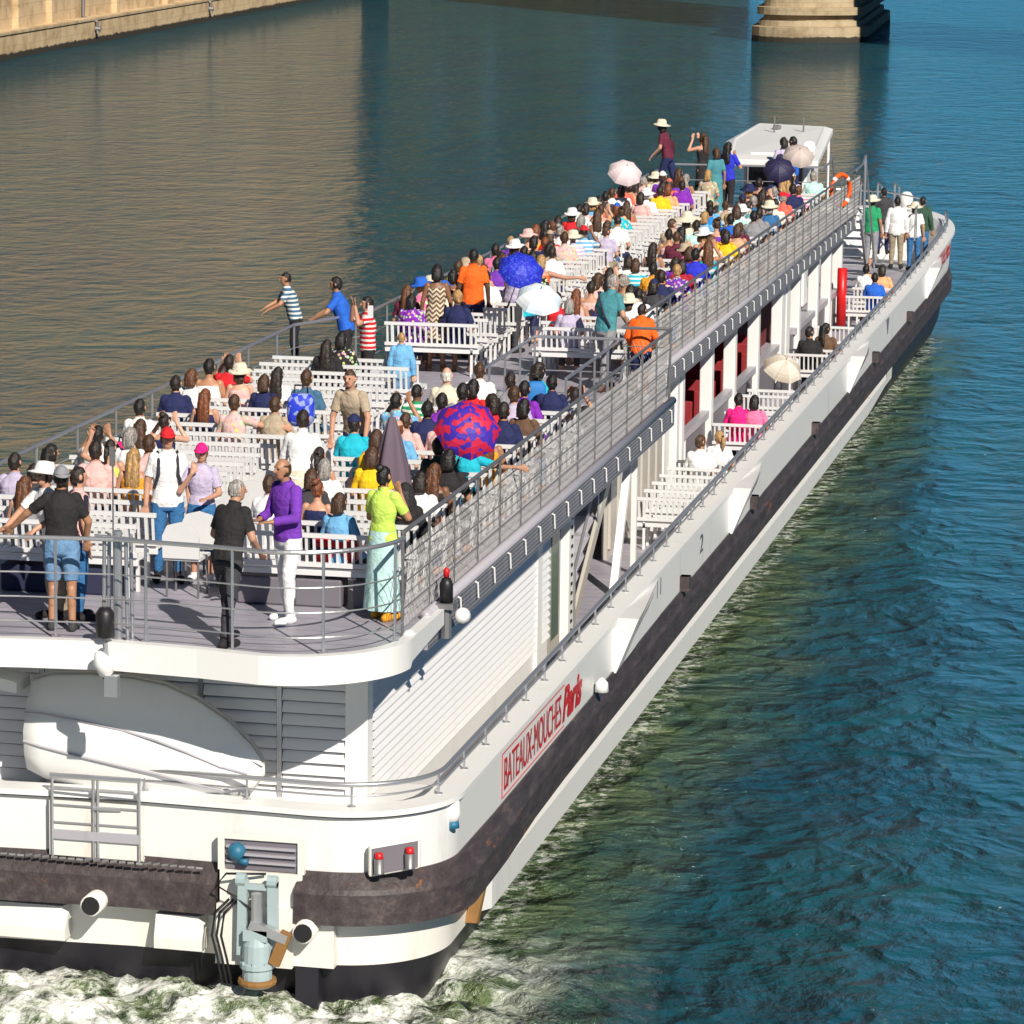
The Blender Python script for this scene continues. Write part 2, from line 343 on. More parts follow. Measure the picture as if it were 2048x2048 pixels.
STONE = m_stone('quay_limestone', (0.62, 0.46, 0.27), (0.68, 0.51, 0.31), 2.2, 0.75)
STONE2 = m_stone('pier_limestone', (0.44, 0.35, 0.22), (0.50, 0.40, 0.26), 1.3, 0.5)
FACADE = m_stone('facade_limestone', (0.84, 0.62, 0.33), (0.88, 0.66, 0.37), 1.4, 0.5, False)
ROOFM = mat('zinc_roof', (0.2, 0.22, 0.25), 0.5); DARKW = mat('dark_window_panes', (0.03, 0.035, 0.04), 0.15)
BRG = paint('green_bridge_steel', (0.035, 0.075, 0.045), (0.08, 0.05, 0.02), 0.4)

def quay_xy(x): return 72.73 + (x - 208.6) * 0.0512
def quay():
    q = empty('quay_wall', (208, quay_xy(208), 0)); tag(q, 'pale limestone quay wall with a stepped footing along the far bank', 'quay wall')
    def slab(name, off0, off1, z0, z1, m_):
        b = MB(); xs = [-60, 0, 60, 120, 160, 200, 240, 280, 334]
        b.rings([[(x, quay_xy(x) + off0, z0), (x, quay_xy(x) + off1, z0), (x, quay_xy(x) + off1, z1), (x, quay_xy(x) + off0, z1)] for x in xs])
        o = b.obj(name, m_, q); o.matrix_parent_inverse = Matrix.Translation(-Vector(q.location)); return o
    slab('footing', 0.0, 1.4, -1.0, 1.45, STONE); slab('ledge', -0.08, 1.45, 1.45, 1.62, STONE)
    slab('wall_face', 0.85, 6, 1.62, 8.2, STONE); slab('coping', 0.65, 6.2, 8.2, 8.6, STONE)
    for x in (206.5, 214.5, 222, 238, 252, 266, 281):
        b = MB(); y = quay_xy(x); b.box(x - 0.32, x + 0.32, y + 0.45, y + 0.9, 1.62, 8.2); o = b.obj('pilaster', STONE, q); o.matrix_parent_inverse = Matrix.Translation(-Vector(q.location))
    for x in (230.0, 262.0):
        b = MB(); y = quay_xy(x); b.tube([(x, y + 0.72, 8), (x, y + 0.72, 1.7), (x + 0.2, y - 0.15, 1.35), (x + 0.2, y - 0.2, 0.6)], 0.11)
        b.tube([(x + 0.2, y - 0.03, 0.9), (x + 0.25, y - 0.35, 0.88)], 0.16)
        o = b.obj('drain_pipe', DSTEEL, q); o.matrix_parent_inverse = Matrix.Translation(-Vector(q.location))
    b = MB(); b.rings([[(x, quay_xy(x) + 6, 8.0), (x, 900, 8.0), (x, 900, 8.25), (x, quay_xy(x) + 6, 8.25)] for x in (-60, 334)]); tag(b.obj('pavement', STONE), kind='structure')
quay()
def house(x0, x1, h, label):
    y0 = quay_xy((x0 + x1) / 2) + 9
    e = empty('stone_house', ((x0 + x1) / 2, y0, 8.25)); tag(e, label, 'house'); inv = Matrix.Translation(-Vector(e.location))
    b = MB(); b.box(x0, x1, y0, y0 + 16, 8.25, 8.25 + h)
    for k in range(1, 6): b.box(x0 - 0.15, x1 + 0.15, y0 - 0.35, y0 + 0.1, 8.25 + k * h / 6 - 0.15, 8.25 + k * h / 6 + 0.15)
    o = b.obj('wall', FACADE, e); o.matrix_parent_inverse = inv
    b = MB(); b.rings([[(x0, y0 - .3, 8.25 + h), (x1, y0 - .3, 8.25 + h), (x1, y0 + 16, 8.25 + h), (x0, y0 + 16, 8.25 + h)], [(x0 + .5, y0 + 2.5, 12.5 + h), (x1 - .5, y0 + 2.5, 12.5 + h), (x1 - .5, y0 + 13, 12.5 + h), (x0 + .5, y0 + 13, 12.5 + h)]])
    o = b.obj('roof', ROOFM, e); o.matrix_parent_inverse = inv
    n = int((x1 - x0) / 3.2)
    src = None
    for f in range(6):
        for i in range(n):
            xc = x0 + (i + 0.5) * (x1 - x0) / n; zc = 8.25 + f * h / 6 + 0.9
            if src is None:
                b = MB(); b.box(-0.6, 0.6, -0.06, 0.02, 0, h / 6 - 1.5); src = b.obj('window', DARKW, e); o = src
            else: o = src.copy(); COL.objects.link(o)
            o.location = (xc - e.location.x, 0.0, zc - 8.25)
house(60, 109.9, 17, 'cream stone house on the far quay abreast of the stern')
house(110, 160.4, 15, 'tall cream stone house on the far quay, nearest to the boat')
house(160.5, 205.4, 17, 'widest cream stone house on the far quay, behind the drain pipes')
house(205.5, 252, 16, 'cream stone house on the far quay next to the bridge')
house(252.2, 274.9, 14, 'narrow cream stone house on the far quay at the bridge head')
house(275, 326, 17, 'cream stone house on the far quay beyond the bridge')

def bridge():
    e = empty('stone_bridge_pier', (243, 30, 0)); tag(e, 'stone bridge pier with a rounded sunlit cutwater standing in the river', 'bridge pier'); inv = Matrix.Translation(-Vector(e.location))
    ang = math.atan(0.0512)
    def pl(w_, nose, L):   # plan: rounded nose towards the camera, long side running down river
        p = []
        for k in range(-8, 9):
            a = R(90) * k / 8; p.append((-nose * math.cos(a) ** 0.8, w_ * math.sin(a)))
        p += [(L, w_), (L, -w_)]
        c, s = math.cos(ang), math.sin(ang)
        return [(245.5 + x * c - y * s, 30.1 + x * s + y * c) for x, y in p]
    def part(name, lv, m_):
        b = MB(); b.rings([[(x, y, z) for x, y in pl(w_, n_, 26)] for w_, n_, z in lv]); o = b.obj(name, m_, e); o.matrix_parent_inverse = inv; return o
    part('base', [(3.85, 3.4, -1.5), (3.75, 3.3, 0.95), (3.35, 2.9, 1.0), (3.3, 2.8, 1.35)], STONE2)
    part('shaft', [(3.05, 2.3, 1.35), (3.0, 2.2, 1.7), (3.45, 2.7, 1.72), (3.45, 2.7, 2.2), (3.0, 2.2, 2.22), (2.9, 2.1, 4.4)], STONE2)
    part('capital', [(3.3, 2.6, 4.4), (3.3, 2.6, 5.2)], STONE2)
    g = empty('arch_bridge', (256, 30, 8)); tag(g, 'dark green steel arch bridge carried obliquely over the stone pier', 'bridge'); inv2 = Matrix.Translation(-Vector(g.location))
    D, N_, O = Vector((.83, .557, 0)), Vector((-.557, .83, 0)), Vector((269, 33, 0))
    P_ = lambda s_, n_, z_: O + D * s_ + N_ * n_ + Vector((0, 0, z_))
    def slab(name, s0, s1, n0, n1, z0, z1):
        b = MB(); b.add([P_(s_, n_, z_) for s_ in (s0, s1) for n_ in (n0, n1) for z_ in (z0, z1)], [(0, 1, 3, 2), (4, 6, 7, 5), (0, 4, 5, 1), (2, 3, 7, 6), (0, 2, 6, 4), (1, 5, 7, 3)])
        o = b.obj(name, BRG, g); o.matrix_parent_inverse = inv2
    slab('deck', -190, 82, -8.5, 8.5, 9.0, 11.6); slab('parapet', -190, 82, 8.2, 8.5, 11.6, 12.7); slab('parapet', -190, 82, -8.5, -8.2, 11.6, 12.7)
    for n_ in (-8, -2.7, 2.7, 8):
        for s0, s1 in ((4, 80), (-4, -84), (-92, -172)):
            b = MB(); K = 20; rs = []
            for k in range(K + 1):
                t = k / K; s_ = s0 + (s1 - s0) * t; zz = 4.2 + 5.2 * (1 - (2 * t - 1) ** 2); rs.append([P_(s_, n_ - .3, zz), P_(s_, n_ + .3, zz), P_(s_, n_ + .3, zz + .8), P_(s_, n_ - .3, zz + .8)])
            b.rings(rs)
            for k in range(1, K):
                t = k / K; s_ = s0 + (s1 - s0) * t; zz = 4.2 + 5.2 * (1 - (2 * t - 1) ** 2); b.beam(P_(s_, n_, zz + .7), P_(s_, n_, 10.3), .25, .25)
            o = b.obj('arch_rib', BRG, g); o.matrix_parent_inverse = inv2
    b = MB(); c = P_(-88, 0, 0); b.box(c.x - 12, c.x + 12, c.y - 3.5, c.y + 3.5, -1, 7.5); p = b.obj('stone_bridge_pier', STONE2); tag(p, 'second stone bridge pier standing off towards the near bank', 'bridge pier')
bridge()
# far bank beyond the bridge: a low embankment with a dense dark row of trees, added out of view for its dark reflection in the river
def far_bank():
    a, c = Vector((455, 66, 0)), Vector((410, 116, 0)); d = (c - a); n = Vector((d.y, -d.x, 0)).normalized()
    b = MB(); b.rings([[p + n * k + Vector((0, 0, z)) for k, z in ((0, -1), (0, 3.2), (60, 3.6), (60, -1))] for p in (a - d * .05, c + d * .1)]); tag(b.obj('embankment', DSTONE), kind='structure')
    b = MB(); r = random.Random(5)
    for k in range(110):
        p = a + d * r.random() + n * r.uniform(2, 16); zc = r.uniform(4.5, 11); rad = r.uniform(1.6, 3.2)
        rs = []
        for i in range(6):
            e = math.pi * i / 5; rs.append([p + Vector((rad * max(math.sin(e), .02) * math.cos(t) * (1 + .3 * mnoise.noise(Vector((t * 2, i, k)))), rad * max(math.sin(e), .02) * math.sin(t) * (1 + .3 * mnoise.noise(Vector((i, t * 2, k)))), zc - rad * math.cos(e))) for t in [2 * math.pi * q / 9 for q in range(9)]])
        b.rings(rs)
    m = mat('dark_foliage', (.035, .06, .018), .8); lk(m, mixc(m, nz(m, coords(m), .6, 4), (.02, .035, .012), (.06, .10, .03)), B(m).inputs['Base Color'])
    tag(b.obj('added_trees', m), kind='stuff')
DSTONE = m_stone('shade_toned_stone', (.05, .055, .03), (.06, .065, .035), 2, .7)  # shade of the far bank put into a dark stone colour
far_bank()
# ------------------------------------------------------------------ the tour boat
DECKZ, MAIN, POOP = 3.9, 1.3, 1.97
boat = empty('tour_boat', (70, YC, 0))
tag(boat, 'long white open-top river tour boat crowded with passengers under way', 'tour boat')
BINV = Matrix.Translation(-Vector(boat.location))
def bp(name, b, m, parent=None, smooth=False, bevel=0):
    o = b.obj(name, m, parent or boat, smooth, bevel)
    if parent is None: o.matrix_parent_inverse = BINV
    return o
def strip(levels, closed=True):      # loft of plan outlines: (off, bowoff, z, add sheer?)
    rs = []
    for off, bo, z, sh in levels:
        rs.append([(x, y, z + (sheer(x) if sh else 0)) for x, y in outline(off, bo)])
    return rs
# hull shell: black boot top, white topsides, bulwark
b = MB(); b.rings(strip([(-0.45, 7.0, -0.8, 0), (-0.22, 5.5, 0.0, 0), (-0.06, 5.5, 0.42, 0)]), cap=False); hull = bp('hull', b, BOOT)
b = MB(); b.rings(strip([(-0.06, 5.5, 0.42, 0), (-0.05, 4.0, 0.80, 0), (-0.05, 2.6, 1.10, 0)]), cap=False); b.mi = [1 if sum(b.v[i][0] for i in f) / len(f) > 82.3 else 0 for f in b.f]; bp('lower_topside', b, [CREAMW, BOOT], hull)  # black forward faces put the undercut bow's shade into the colour
b = MB(); b.rings(strip([(-0.05, 2.6, 1.0, 0), (0.0, 1.6, 1.36, 1), (0.0, 0.5, 2.03, 1)]), cap=False); bp('bulwark', b, HULLW, hull)
b = MB(); b.rings(strip([(-0.02, 0.45, 2.05, 1), (0.07, 0.35, 2.06, 1), (0.07, 0.35, 2.12, 1), (-0.22, 0.7, 2.13, 1), (-0.34, 0.8, 1.98, 1), (-0.34, 0.8, 1.2, 0)]), cap=False); bp('bulwark_cap', b, WHITE, hull)
# white lower strake along the side, tapering off towards the bow
b = MB(); rs = []
for x, h0, h1, o in [(39.2, 0.44, 0.80, 0.0), (39.6, 0.40, 0.82, 0.13), (60, 0.40, 0.80, 0.13), (78, 0.44, 0.80, 0.13), (81.5, 0.58, 0.78, 0.11), (82.6, 0.7, 0.74, 0.02)]:
    y = SB + 0.04 - o; rs.append([(x, SB + 0.1, h0), (x, y, h0 + 0.03), (x, y, h1 - 0.05), (x, SB + 0.1, h1)])
b.rings(rs); bp('lower_strake', b, HULLW, hull)
# rubbing strake: round the stern in two lengths (a gap for the drive leg), down both sides to the bow
def strake(pts, name='rubbing_strake', z0=0.84, z1=1.40, out=0.2, rise=True):
    rs = []; n = len(pts)
    for i, (x, y) in enumerate(pts):
        a, c = pts[max(i - 1, 0)], pts[min(i + 1, n - 1)]; t = Vector((c[0] - a[0], c[1] - a[1], 0)).normalized(); nrm = Vector((t.y, -t.x, 0))
        s = sheer(x) * 0.25 - max(0, 39.5 - x) * -0.02; out = .2 if x < 39 else max(.09, .2 - (x - 39) * .03)
        p = Vector((x, y, 0))
        rs.append([p - nrm * 0.1 + Vector((0, 0, z0 + s)), p + nrm * out + Vector((0, 0, z0 + 0.03 + s)), p + nrm * out + Vector((0, 0, z1 - 0.2 + s)), p + nrm * (out - 0.03) + Vector((0, 0, z1 - 0.15 + s)), p + nrm * 0.02 + Vector((0, 0, z1 + s)), p - nrm * 0.1 + Vector((0, 0, z1 + s))])
    bb = MB(); bb.rings(rs); return bp(name, bb, FENDER, hull)
hh = half(0.0, 1.7); hp = [(x, 2 * YC - y) for x, y in hh]
strake([(37.02, 9.66)] + hh[2:])
strake(list(reversed([(37.07, 10.55)] + [(37.1, 11.0)] + hp[:1] + hp[1:])))
b = MB()      # chain hung along the top of the stern fender
for k in range(46):
    y = 10.7 + k * 0.095; b.tube([(36.88, y, 1.415 + (k % 7) * 0.004), (36.87, y + 0.07, 1.42)], 0.018, 5)
bp('fender_chain', b, DSTEEL, hull)
# decks
def poly_clip(pts, x0, x1): return [(x, y) for x, y in pts if x0 <= x <= x1]
b = MB(); inner = outline(-0.3, 1.0); b.prism([(max(38.6, x), y) for x, y in inner], MAIN - 0.1, MAIN); bp('main_deck', b, DECK)
b = MB(); b.prism([(38.9, 8.4)] + [(x, y) for x, y in half(-0.2)[::-1] if x < 38.9] + [(x, 2 * YC - y) for x, y in half(-0.2) if x < 38.9] + [(38.9, PB - 0.17)], POOP - 0.08, POOP); bp('poop_deck', b, WHITE)

# stern: gate in its recess, drive leg between the fender lengths, exhausts, lamp box
b = MB()
b.box(37.02, 37.30, 11.40, 12.42, 1.40, 1.44); b.box(37.22, 37.30, 11.40, 12.42, 1.44, 2.06); bp('gate_recess', b, CREAMW, hull)
g = MB(); X = 36.94
for y in (11.42, 11.88, 11.93, 12.39): g.tube([(X, y, 1.42), (X, y, 2.31)], 0.018)
g.tube([(X, 11.40, 2.31), (X, 12.41, 2.31)], 0.03)
for z in (2.16, 1.99, 1.80): g.tube([(X, 11.42, z), (X, 12.39, z)], 0.012)
g.tube([(X, 11.62, 1.98), (X - 0.02, 11.93, 1.98)], 0.02); gate = bp('stern_gate', g, STEEL)
g = MB(); g.box(X - 0.02, X + 0.02, 11.42, 12.39, 1.62, 1.72); bp('kick_plate', g, GREY, gate)
g = MB(); g.box(36.955, 36.99, 11.38, 12.43, 1.43, 2.03); bp('gate_plate', g, CREAMW, hull)
# stepped box and open locker above the drive leg
b = MB(); b.box(36.90, 37.2, 9.62, 10.52, 1.06, 1.42); b.box(36.90, 36.97, 9.6, 9.67, 1.42, 1.80); b.box(36.90, 36.97, 10.47, 10.54, 1.42, 1.80); b.box(36.90, 36.97, 9.67, 10.47, 1.76, 1.80)
b.rings([[(36.86, 9.72, 0.40), (37.25, 9.72, 0.40), (37.25, 10.56, 0.40), (36.86, 10.56, 0.40)], [(36.84, 9.66, 1.06), (37.25, 9.66, 1.06), (37.25, 10.54, 1.06), (36.84, 10.54, 1.06)]])
drive = bp('drive_housing', b, CREAMW, hull)
b = MB(); b.box(36.93, 37.0, 9.68, 10.46, 1.43, 1.755); bp('locker_opening', b, PURPGREY, drive)
for z in (1.52, 1.6, 1.68):
    b = MB(); b.box(36.89, 36.93, 9.69, 10.45, z - 0.012, z + 0.012); bp('shelf', b, GREY, drive)
b = MB(); b.lathe([(0.0, -0.1), (0.09, -0.08), (0.1, 0.02), (0.05, 0.08), (0.0, 0.09)], (36.9, 10.34, 1.63), 12, 0, (0, 1, 0.4)); b.box(36.84, 36.9, 10.2, 10.3, 1.5, 1.56); bp('winch', b, TEALP, drive, True)
b = MB()
for y in (9.9, 10.24): b.beam((36.78, y, 0.55), (36.76, y - 0.02 * (y > 10), 1.36), 0.10, 0.10)
b.beam((36.76, 9.9, 1.3), (36.76, 10.24, 1.3), 0.06, 0.06); b.lathe([(0.0, -.05), (.07, -.05), (.07, .05), (0, .05)], (36.75, 9.9, 1.37), 10, 0, (0, 1, 0)); b.lathe([(0.0, -.05), (.07, -.05), (.07, .05), (0, .05)], (36.75, 10.24, 1.37), 10, 0, (0, 1, 0))
leg = bp('drive_leg', b, LBLUE)
b = MB(); b.lathe([(0.15, -0.32), (0.16, -0.30), (0.16, -0.12), (0.185, -0.11), (0.185, -0.06), (0.16, -0.05), (0.15, 0.14), (0.10, 0.22), (0.10, 0.30), (0.06, 0.32)], (36.72, 10.06, 0.55), 16); b.box(36.62, 36.8, 9.93, 10.19, 0.74, 0.86)
for k in range(8): b.lathe([(.014, 0), (.014, .03), (0, .032)], (36.72 + .172 * math.cos(k * .785), 10.06 + .172 * math.sin(k * .785), .49), 6)
bp('gear_casing', b, LBLUE)
b = MB(); b.lathe([(0.20, 0), (0.21, 0.03), (0.20, 0.06)], (36.72, 10.06, 0.26), 14); b.beam((36.66, 9.86, 0.5), (36.66, 9.72, 0.86), 0.07, 0.12); bp('ochre_seal', b, RUST)
b = MB(); b.beam((36.66, 10.12, 0.92), (36.66, 9.72, 0.78), 0.08, 0.1); b.lathe([(0.06, -0.1), (0.06, 0.22)], (36.7, 10.06, 1.02), 10); bp('hydraulic_ram', b, STEEL)
for k, y in enumerate((10.42, 10.47, 10.52)):
    b = MB(); b.tube([(36.84, y - 0.12, 1.12), (36.72, y, 1.0), (36.70, y + 0.03, 0.75), (36.74, y - 0.02, 0.5), (36.8, y - 0.06, 0.2)], 0.014, 6); bp('hydraulic_hose', b, BLACK, None, True)
b = MB(); b.tube([(36.85, 10.0, 1.42), (36.72, 10.4, 1.43), (36.70, 10.5, 1.3), (36.73, 10.3, 1.18), (36.7, 10.1, 1.05)], 0.013, 6); bp('hydraulic_hose', b, BLACK, None, True)
for y, z in ((9.55, 0.86), (11.88, 0.98)):
    b = MB(); b.lathe([(0.0, 0.12), (0.085, 0.12), (0.10, -0.16), (0.115, -0.16), (0.12, 0.3)], (36.82, y, z), 16, 0, (1, 0, 0)); ex = bp('exhaust_pipe', b, CREAMW, hull, True)
    b = MB(); b.lathe([(0.0, -0.15), (0.095, -0.15), (0.095, -0.175), (0, -0.175)], (36.82, y, z), 16, 0, (1, 0, 0)); bp('black_mouth', b, BLACK, ex)  # black disc closing the mouth of the pipe
b = MB(); b.box(36.92, 37.2, 9.28, 9.74, 0.42, 1.02); b.box(36.93, 37.2, 9.45, 9.7, -0.2, 0.42, 1); bp('exhaust_guard', b, [CREAMW, BOOT], hull)
for y0, y1 in ((10.72, 11.25), (12.25, 13.4)):
    b = MB(); b.rings([[(36.98, y0 + 0.06, 0.86), (36.98, y1, 0.86), (37.1, y1, 0.86), (37.1, y0, 0.86)], [(36.9, y0, 0.62), (36.9, y1, 0.62), (37.1, y1, 0.62), (37.1, y0, 0.62)], [(36.9, y0, 0.5), (36.9, y1, 0.5), (37.1, y1, 0.5), (37.1, y0, 0.5)]]); bp('stern_ledge', b, CREAMW, hull)
lb = []
b = MB(); c0, c1 = Vector((37.02, 8.94, 1.60)), Vector((37.20, 8.42, 1.69)); d = (c1 - c0) / 2; n_ = Vector((-0.95, -0.33, 0)).normalized()
b.obox((c0 + c1) / 2 + n_ * 0.03, d, n_ * 0.05, (0, 0, 0.17)); box_ = bp('lamp_box', b, CREAMW, hull, bevel=0.03)
b = MB(); b.obox((c0 + c1) / 2 + n_ * 0.085, d * 0.88, n_ * 0.004, (0, 0, 0.14)); bp('lamp_panel', b, PURPGREY, box_)
for t, nm, m_ in ((-0.62, 'red_lamp', REDP), (0.55, 'red_lamp', REDP)):
    c = (c0 + c1) / 2 + d * t + n_ * 0.12; b = MB(); b.lathe([(0.0, 0.10), (0.042, 0.09), (0.046, 0.05), (0.046, 0.03)], c, 12); bp(nm, b, m_, box_, True)
    b = MB(); b.lathe([(0.055, 0.03), (0.05, -0.12), (0.06, -0.13)], c, 12); bp('lamp_base', b, DSTEEL, box_, True)
b = MB(); b.rings([[(39.2, 8.2, 0.98), (39.3, 8.2, 0.98), (39.3, 8.1, 0.96), (39.2, 8.1, 0.96)], [(38.86, 8.3, 0.46), (39.0, 8.3, 0.42), (39.0, 8.16, 0.42), (38.86, 8.16, 0.46)]]); bp('rusty_bracket', b, RUST, hull)
b = MB(); b.lathe([(0.05, -0.2), (0.10, -0.12), (0.11, 0.05), (0.02, 0.12)], (38.0, 8.28, 2.0), 12, 0, (0.1, 0.2, 1)); fl = bp('floodlight', b, WHITE, None, True)
b = MB(); b.lathe([(0.0, -0.22), (0.07, -0.22), (0.075, -0.14)], (38.0, 8.28, 1.96), 12, 0, (0.1, 0.2, 1)); bp('lens', b, TEALP, fl, True)
# wedge-shaped offsets where one length of bulwark laps the next
for x0 in (47.7, 58.3, 74.6, 91.0):
    s = sheer(x0); b = MB()
    b.rings([[(x0, SB + .05, 1.36 + s), (x0, SB - .05, 1.38 + s), (x0, SB - 0.34, 2.12 + s), (x0, SB + .05, 2.12 + s)], [(x0 + 0.7, SB + .05, 1.36 + s), (x0 + .7, SB - .03, 1.38 + s), (x0 + .7, SB - .30, 2.12 + s), (x0 + .7, SB + .05, 2.12 + s)],
             [(x0 + 3.8, SB + .05, 1.36 + s), (x0 + 3.8, SB - .005, 1.38 + s), (x0 + 3.8, SB - .01, 2.0 + s), (x0 + 3.8, SB + .05, 2.0 + s)]]); w_ = bp('bulwark_lap', b, HULLW, hull)
    b = MB(); b.rings([[(x0 + 0.75, SB - .306, 2.05 + s), (x0 + 0.8, SB - .15, 1.72 + s), (x0 + 2.2, SB - .17, 2.02 + s)], [(x0 + 0.75, SB - .32, 2.06 + s), (x0 + .8, SB - .17, 1.73 + s), (x0 + 2.2, SB - .185, 2.03 + s)]]); bp('recess', b, GREY, w_)
for x, y in ((53.4, 0), (60.6, 0), (68.9, 0), (79.2, 0), (86.5, 0)):
    b = MB(); b.box(x - .09, x + .09, SB - 0.14, SB, 1.40, 1.62); b.lathe([(.07, 0), (.06, .16), (.09, .17), (.09, .2)], (x, SB - .07, 1.42), 10); bp('bollard', b, FENDER, hull)
for x in (77.2, 81.9):
    b = MB(); b.rings([[(x, SB - .012, 1.98), (x + .5, SB - .012, 1.98), (x + .28, SB - .012, 1.62)], [(x, SB + .02, 1.98), (x + .5, SB + .02, 1.98), (x + .28, SB + .02, 1.62)]]); bp('fairlead_opening', b, PURPGREY, hull)
b = MB(); b.lathe([(0.0, 0), (0.09, 0.02), (0.08, 0.14), (0.02, 0.2)], (46.3, SB - 0.11, 1.42), 10); bp('white_fender_ball', b, WHITE, hull, True)

# lettering
def text(name, s, x0, x1, z0, z1, y, m_, shear=0, bold=0):
    cu = bpy.data.curves.new(name, 'FONT'); cu.body = s; cu.shear = shear; cu.offset = bold
    t = bpy.data.objects.new('tmp_text', cu); COL.objects.link(t)
    me = bpy.data.meshes.new_from_object(t.evaluated_get(bpy.context.evaluated_depsgraph_get())); bpy.data.objects.remove(t)
    co = np.empty(len(me.vertices) * 3); me.vertices.foreach_get('co', co); co = co.reshape(-1, 3); mn, mx = co.min(0), co.max(0)
    p = (co - mn) / (mx - mn + 1e-9)
    new = np.stack([x0 + p[:, 0] * (x1 - x0), np.full(len(p), y), z0 + p[:, 1] * (z1 - z0)], 1)
    me.vertices.foreach_set('co', new.ravel()); me.materials.clear(); me.materials.append(m_); me.update()
    o = link(name, me, boat); o.matrix_parent_inverse = BINV; return o
text('lettering', 'BATEAUX-MOUCHES', 40.62, 44.05, 1.52, 1.90, SB - 0.012, REDP, 0, 0.0)
text('script_lettering', 'Paris', 44.15, 45.45, 1.50, 1.93, SB - 0.012, REDP, 0.35, 0.04)
b = MB(); x0, x1 = 40.5, 44.22
for z in (1.46, 1.968): b.box(x0, x1, SB - .014, SB - .006, z - .006, z + .006)
b.box(x0 - .012, x0, SB - .014, SB - .006, 1.454, 1.974); bp('lettering_border', b, mat('pink_red_line', (0.6, 0.12, 0.13), 0.5), hull)
def bow_y(x):
    h = half(0.0, 1.0)
    for a, c in zip(h, h[1:]):
        if a[0] <= x <= c[0]: return a[1] + (c[1] - a[1]) * (x - a[0]) / (c[0] - a[0])
for nm, s, x0, x1, z0, z1 in (('lettering', 'BATEAUX-MOUCHES', 93.0, 96.0, 1.62, 2.05), ('script_lettering', 'Paris', 96.2, 97.4, 1.62, 2.05)):
    o = text(nm, s, x0, x1, z0, z1, 0, REDP, 0.3 if 'script' in nm else 0, 0.03)
    me = o.data
    for v in me.vertices: v.co.y = SB - 0.02; v.co.z += sheer(v.co.x)
    me.update()
text('depth_mark', '11', 51.2, 51.55, 1.7, 1.95, SB - .012, DSTEEL); text('depth_mark', '2', 55.2, 55.5, 1.62, 1.9, SB - .012, DSTEEL)

# ------------------------------------------------------------------ upper deck
def stern_rim(off=0.0):
    p = [(36.45 - off, YC), (36.34 - off, 10.55), (36.2 - off, 9.85)]
    r = 1.15; cx, cy = 37.35, 9.8
    for k in range(1, 25):
        a = R(90) * k / 24; p.append((cx - (r + off) * math.cos(a), cy - (r + off - 0.02) * math.sin(a)))
    return p
UE, FE = 8.68, 9.4              # starboard edge of the aft and of the forward part; port is the mirror
XS, XF = 55.2, 85.8             # where the deck narrows, where it ends
def upper(off=0.0):
    h = stern_rim(off) + [(XS, UE - off), (XS, FE - off), (XF + off, FE - off)]
    return h + [(x, 2 * YC - y) for x, y in reversed(h)][0:-1]
b = MB(); b.prism(upper(-0.05), 3.62, 3.88); bp('upper_deck_slab', b, WHITE)
b = MB(); b.prism(upper(-0.06), 3.885, DECKZ); bp('upper_deck', b, DECK)
rim = stern_rim(); rim = [(x, 2 * YC - y) for x, y in reversed(rim)] + rim[1:]
rim = [(38.9, 2 * YC - UE)] + rim + [(38.9, UE)]
def band(pts, z0, z1, t, name, m_, zt=None):
    rs = []; n = len(pts)
    for i, (x, y) in enumerate(pts):
        a, c = pts[max(i - 1, 0)], pts[min(i + 1, n - 1)]; tt = Vector((c[0] - a[0], c[1] - a[1], 0)).normalized(); nr = Vector((tt.y, -tt.x, 0)); p = Vector((x, y, 0))
        k = 1.0 if 2 <= i <= n - 3 else (0.8 if 0 < i < n - 1 else 0.55)
        rs.append([p + nr * 0.01 + Vector((0, 0, z1)), p + nr * (-t) + Vector((0, 0, z1)), p + nr * (-t) + Vector((0, 0, z1 - (z1 - z0) * k)), p + nr * (-0.05) + Vector((0, 0, z1 - (z1 - z0) * k)), p + nr * 0.02 + Vector((0, 0, z1 - (z1 - z0) * k * 0.85))])
    bb = MB(); bb.rings(rs); return bp(name, bb, m_, None)
band(list(reversed(rim)), 3.63, 3.935, 0.12, 'stern_fascia', WHITE)
for side in (0, 1):
    fy = (lambda y: y) if side == 0 else (lambda y: 2 * YC - y)
    for x0, x1, y in ((38.5, XS, UE), (XS + 0.1, XF, FE)):
        b = MB(); b.tube([(x0, fy(y), 3.93), (x1, fy(y), 3.93)], 0.06, 10); e = bp('edge_tube', b, GREY, None, True)
        b = MB(); yy = sorted((fy(y) - 0.03, fy(y) + 0.03)); b.box(x0, x1, yy[0], yy[1], 3.56, 3.87); bp('edge_grating', b, GRATE, e)
        if side == 0:
            for k in range(int((x1 - x0) / 0.92)):
                b = MB(); x = x0 + 0.6 + k * 0.92; b.tube([(x, y + 0.02, 3.87), (x, y - 0.06, 3.84), (x + 0.04, y - 0.06, 3.66)], 0.012, 5); bp('bracket', b, WHITE, e)

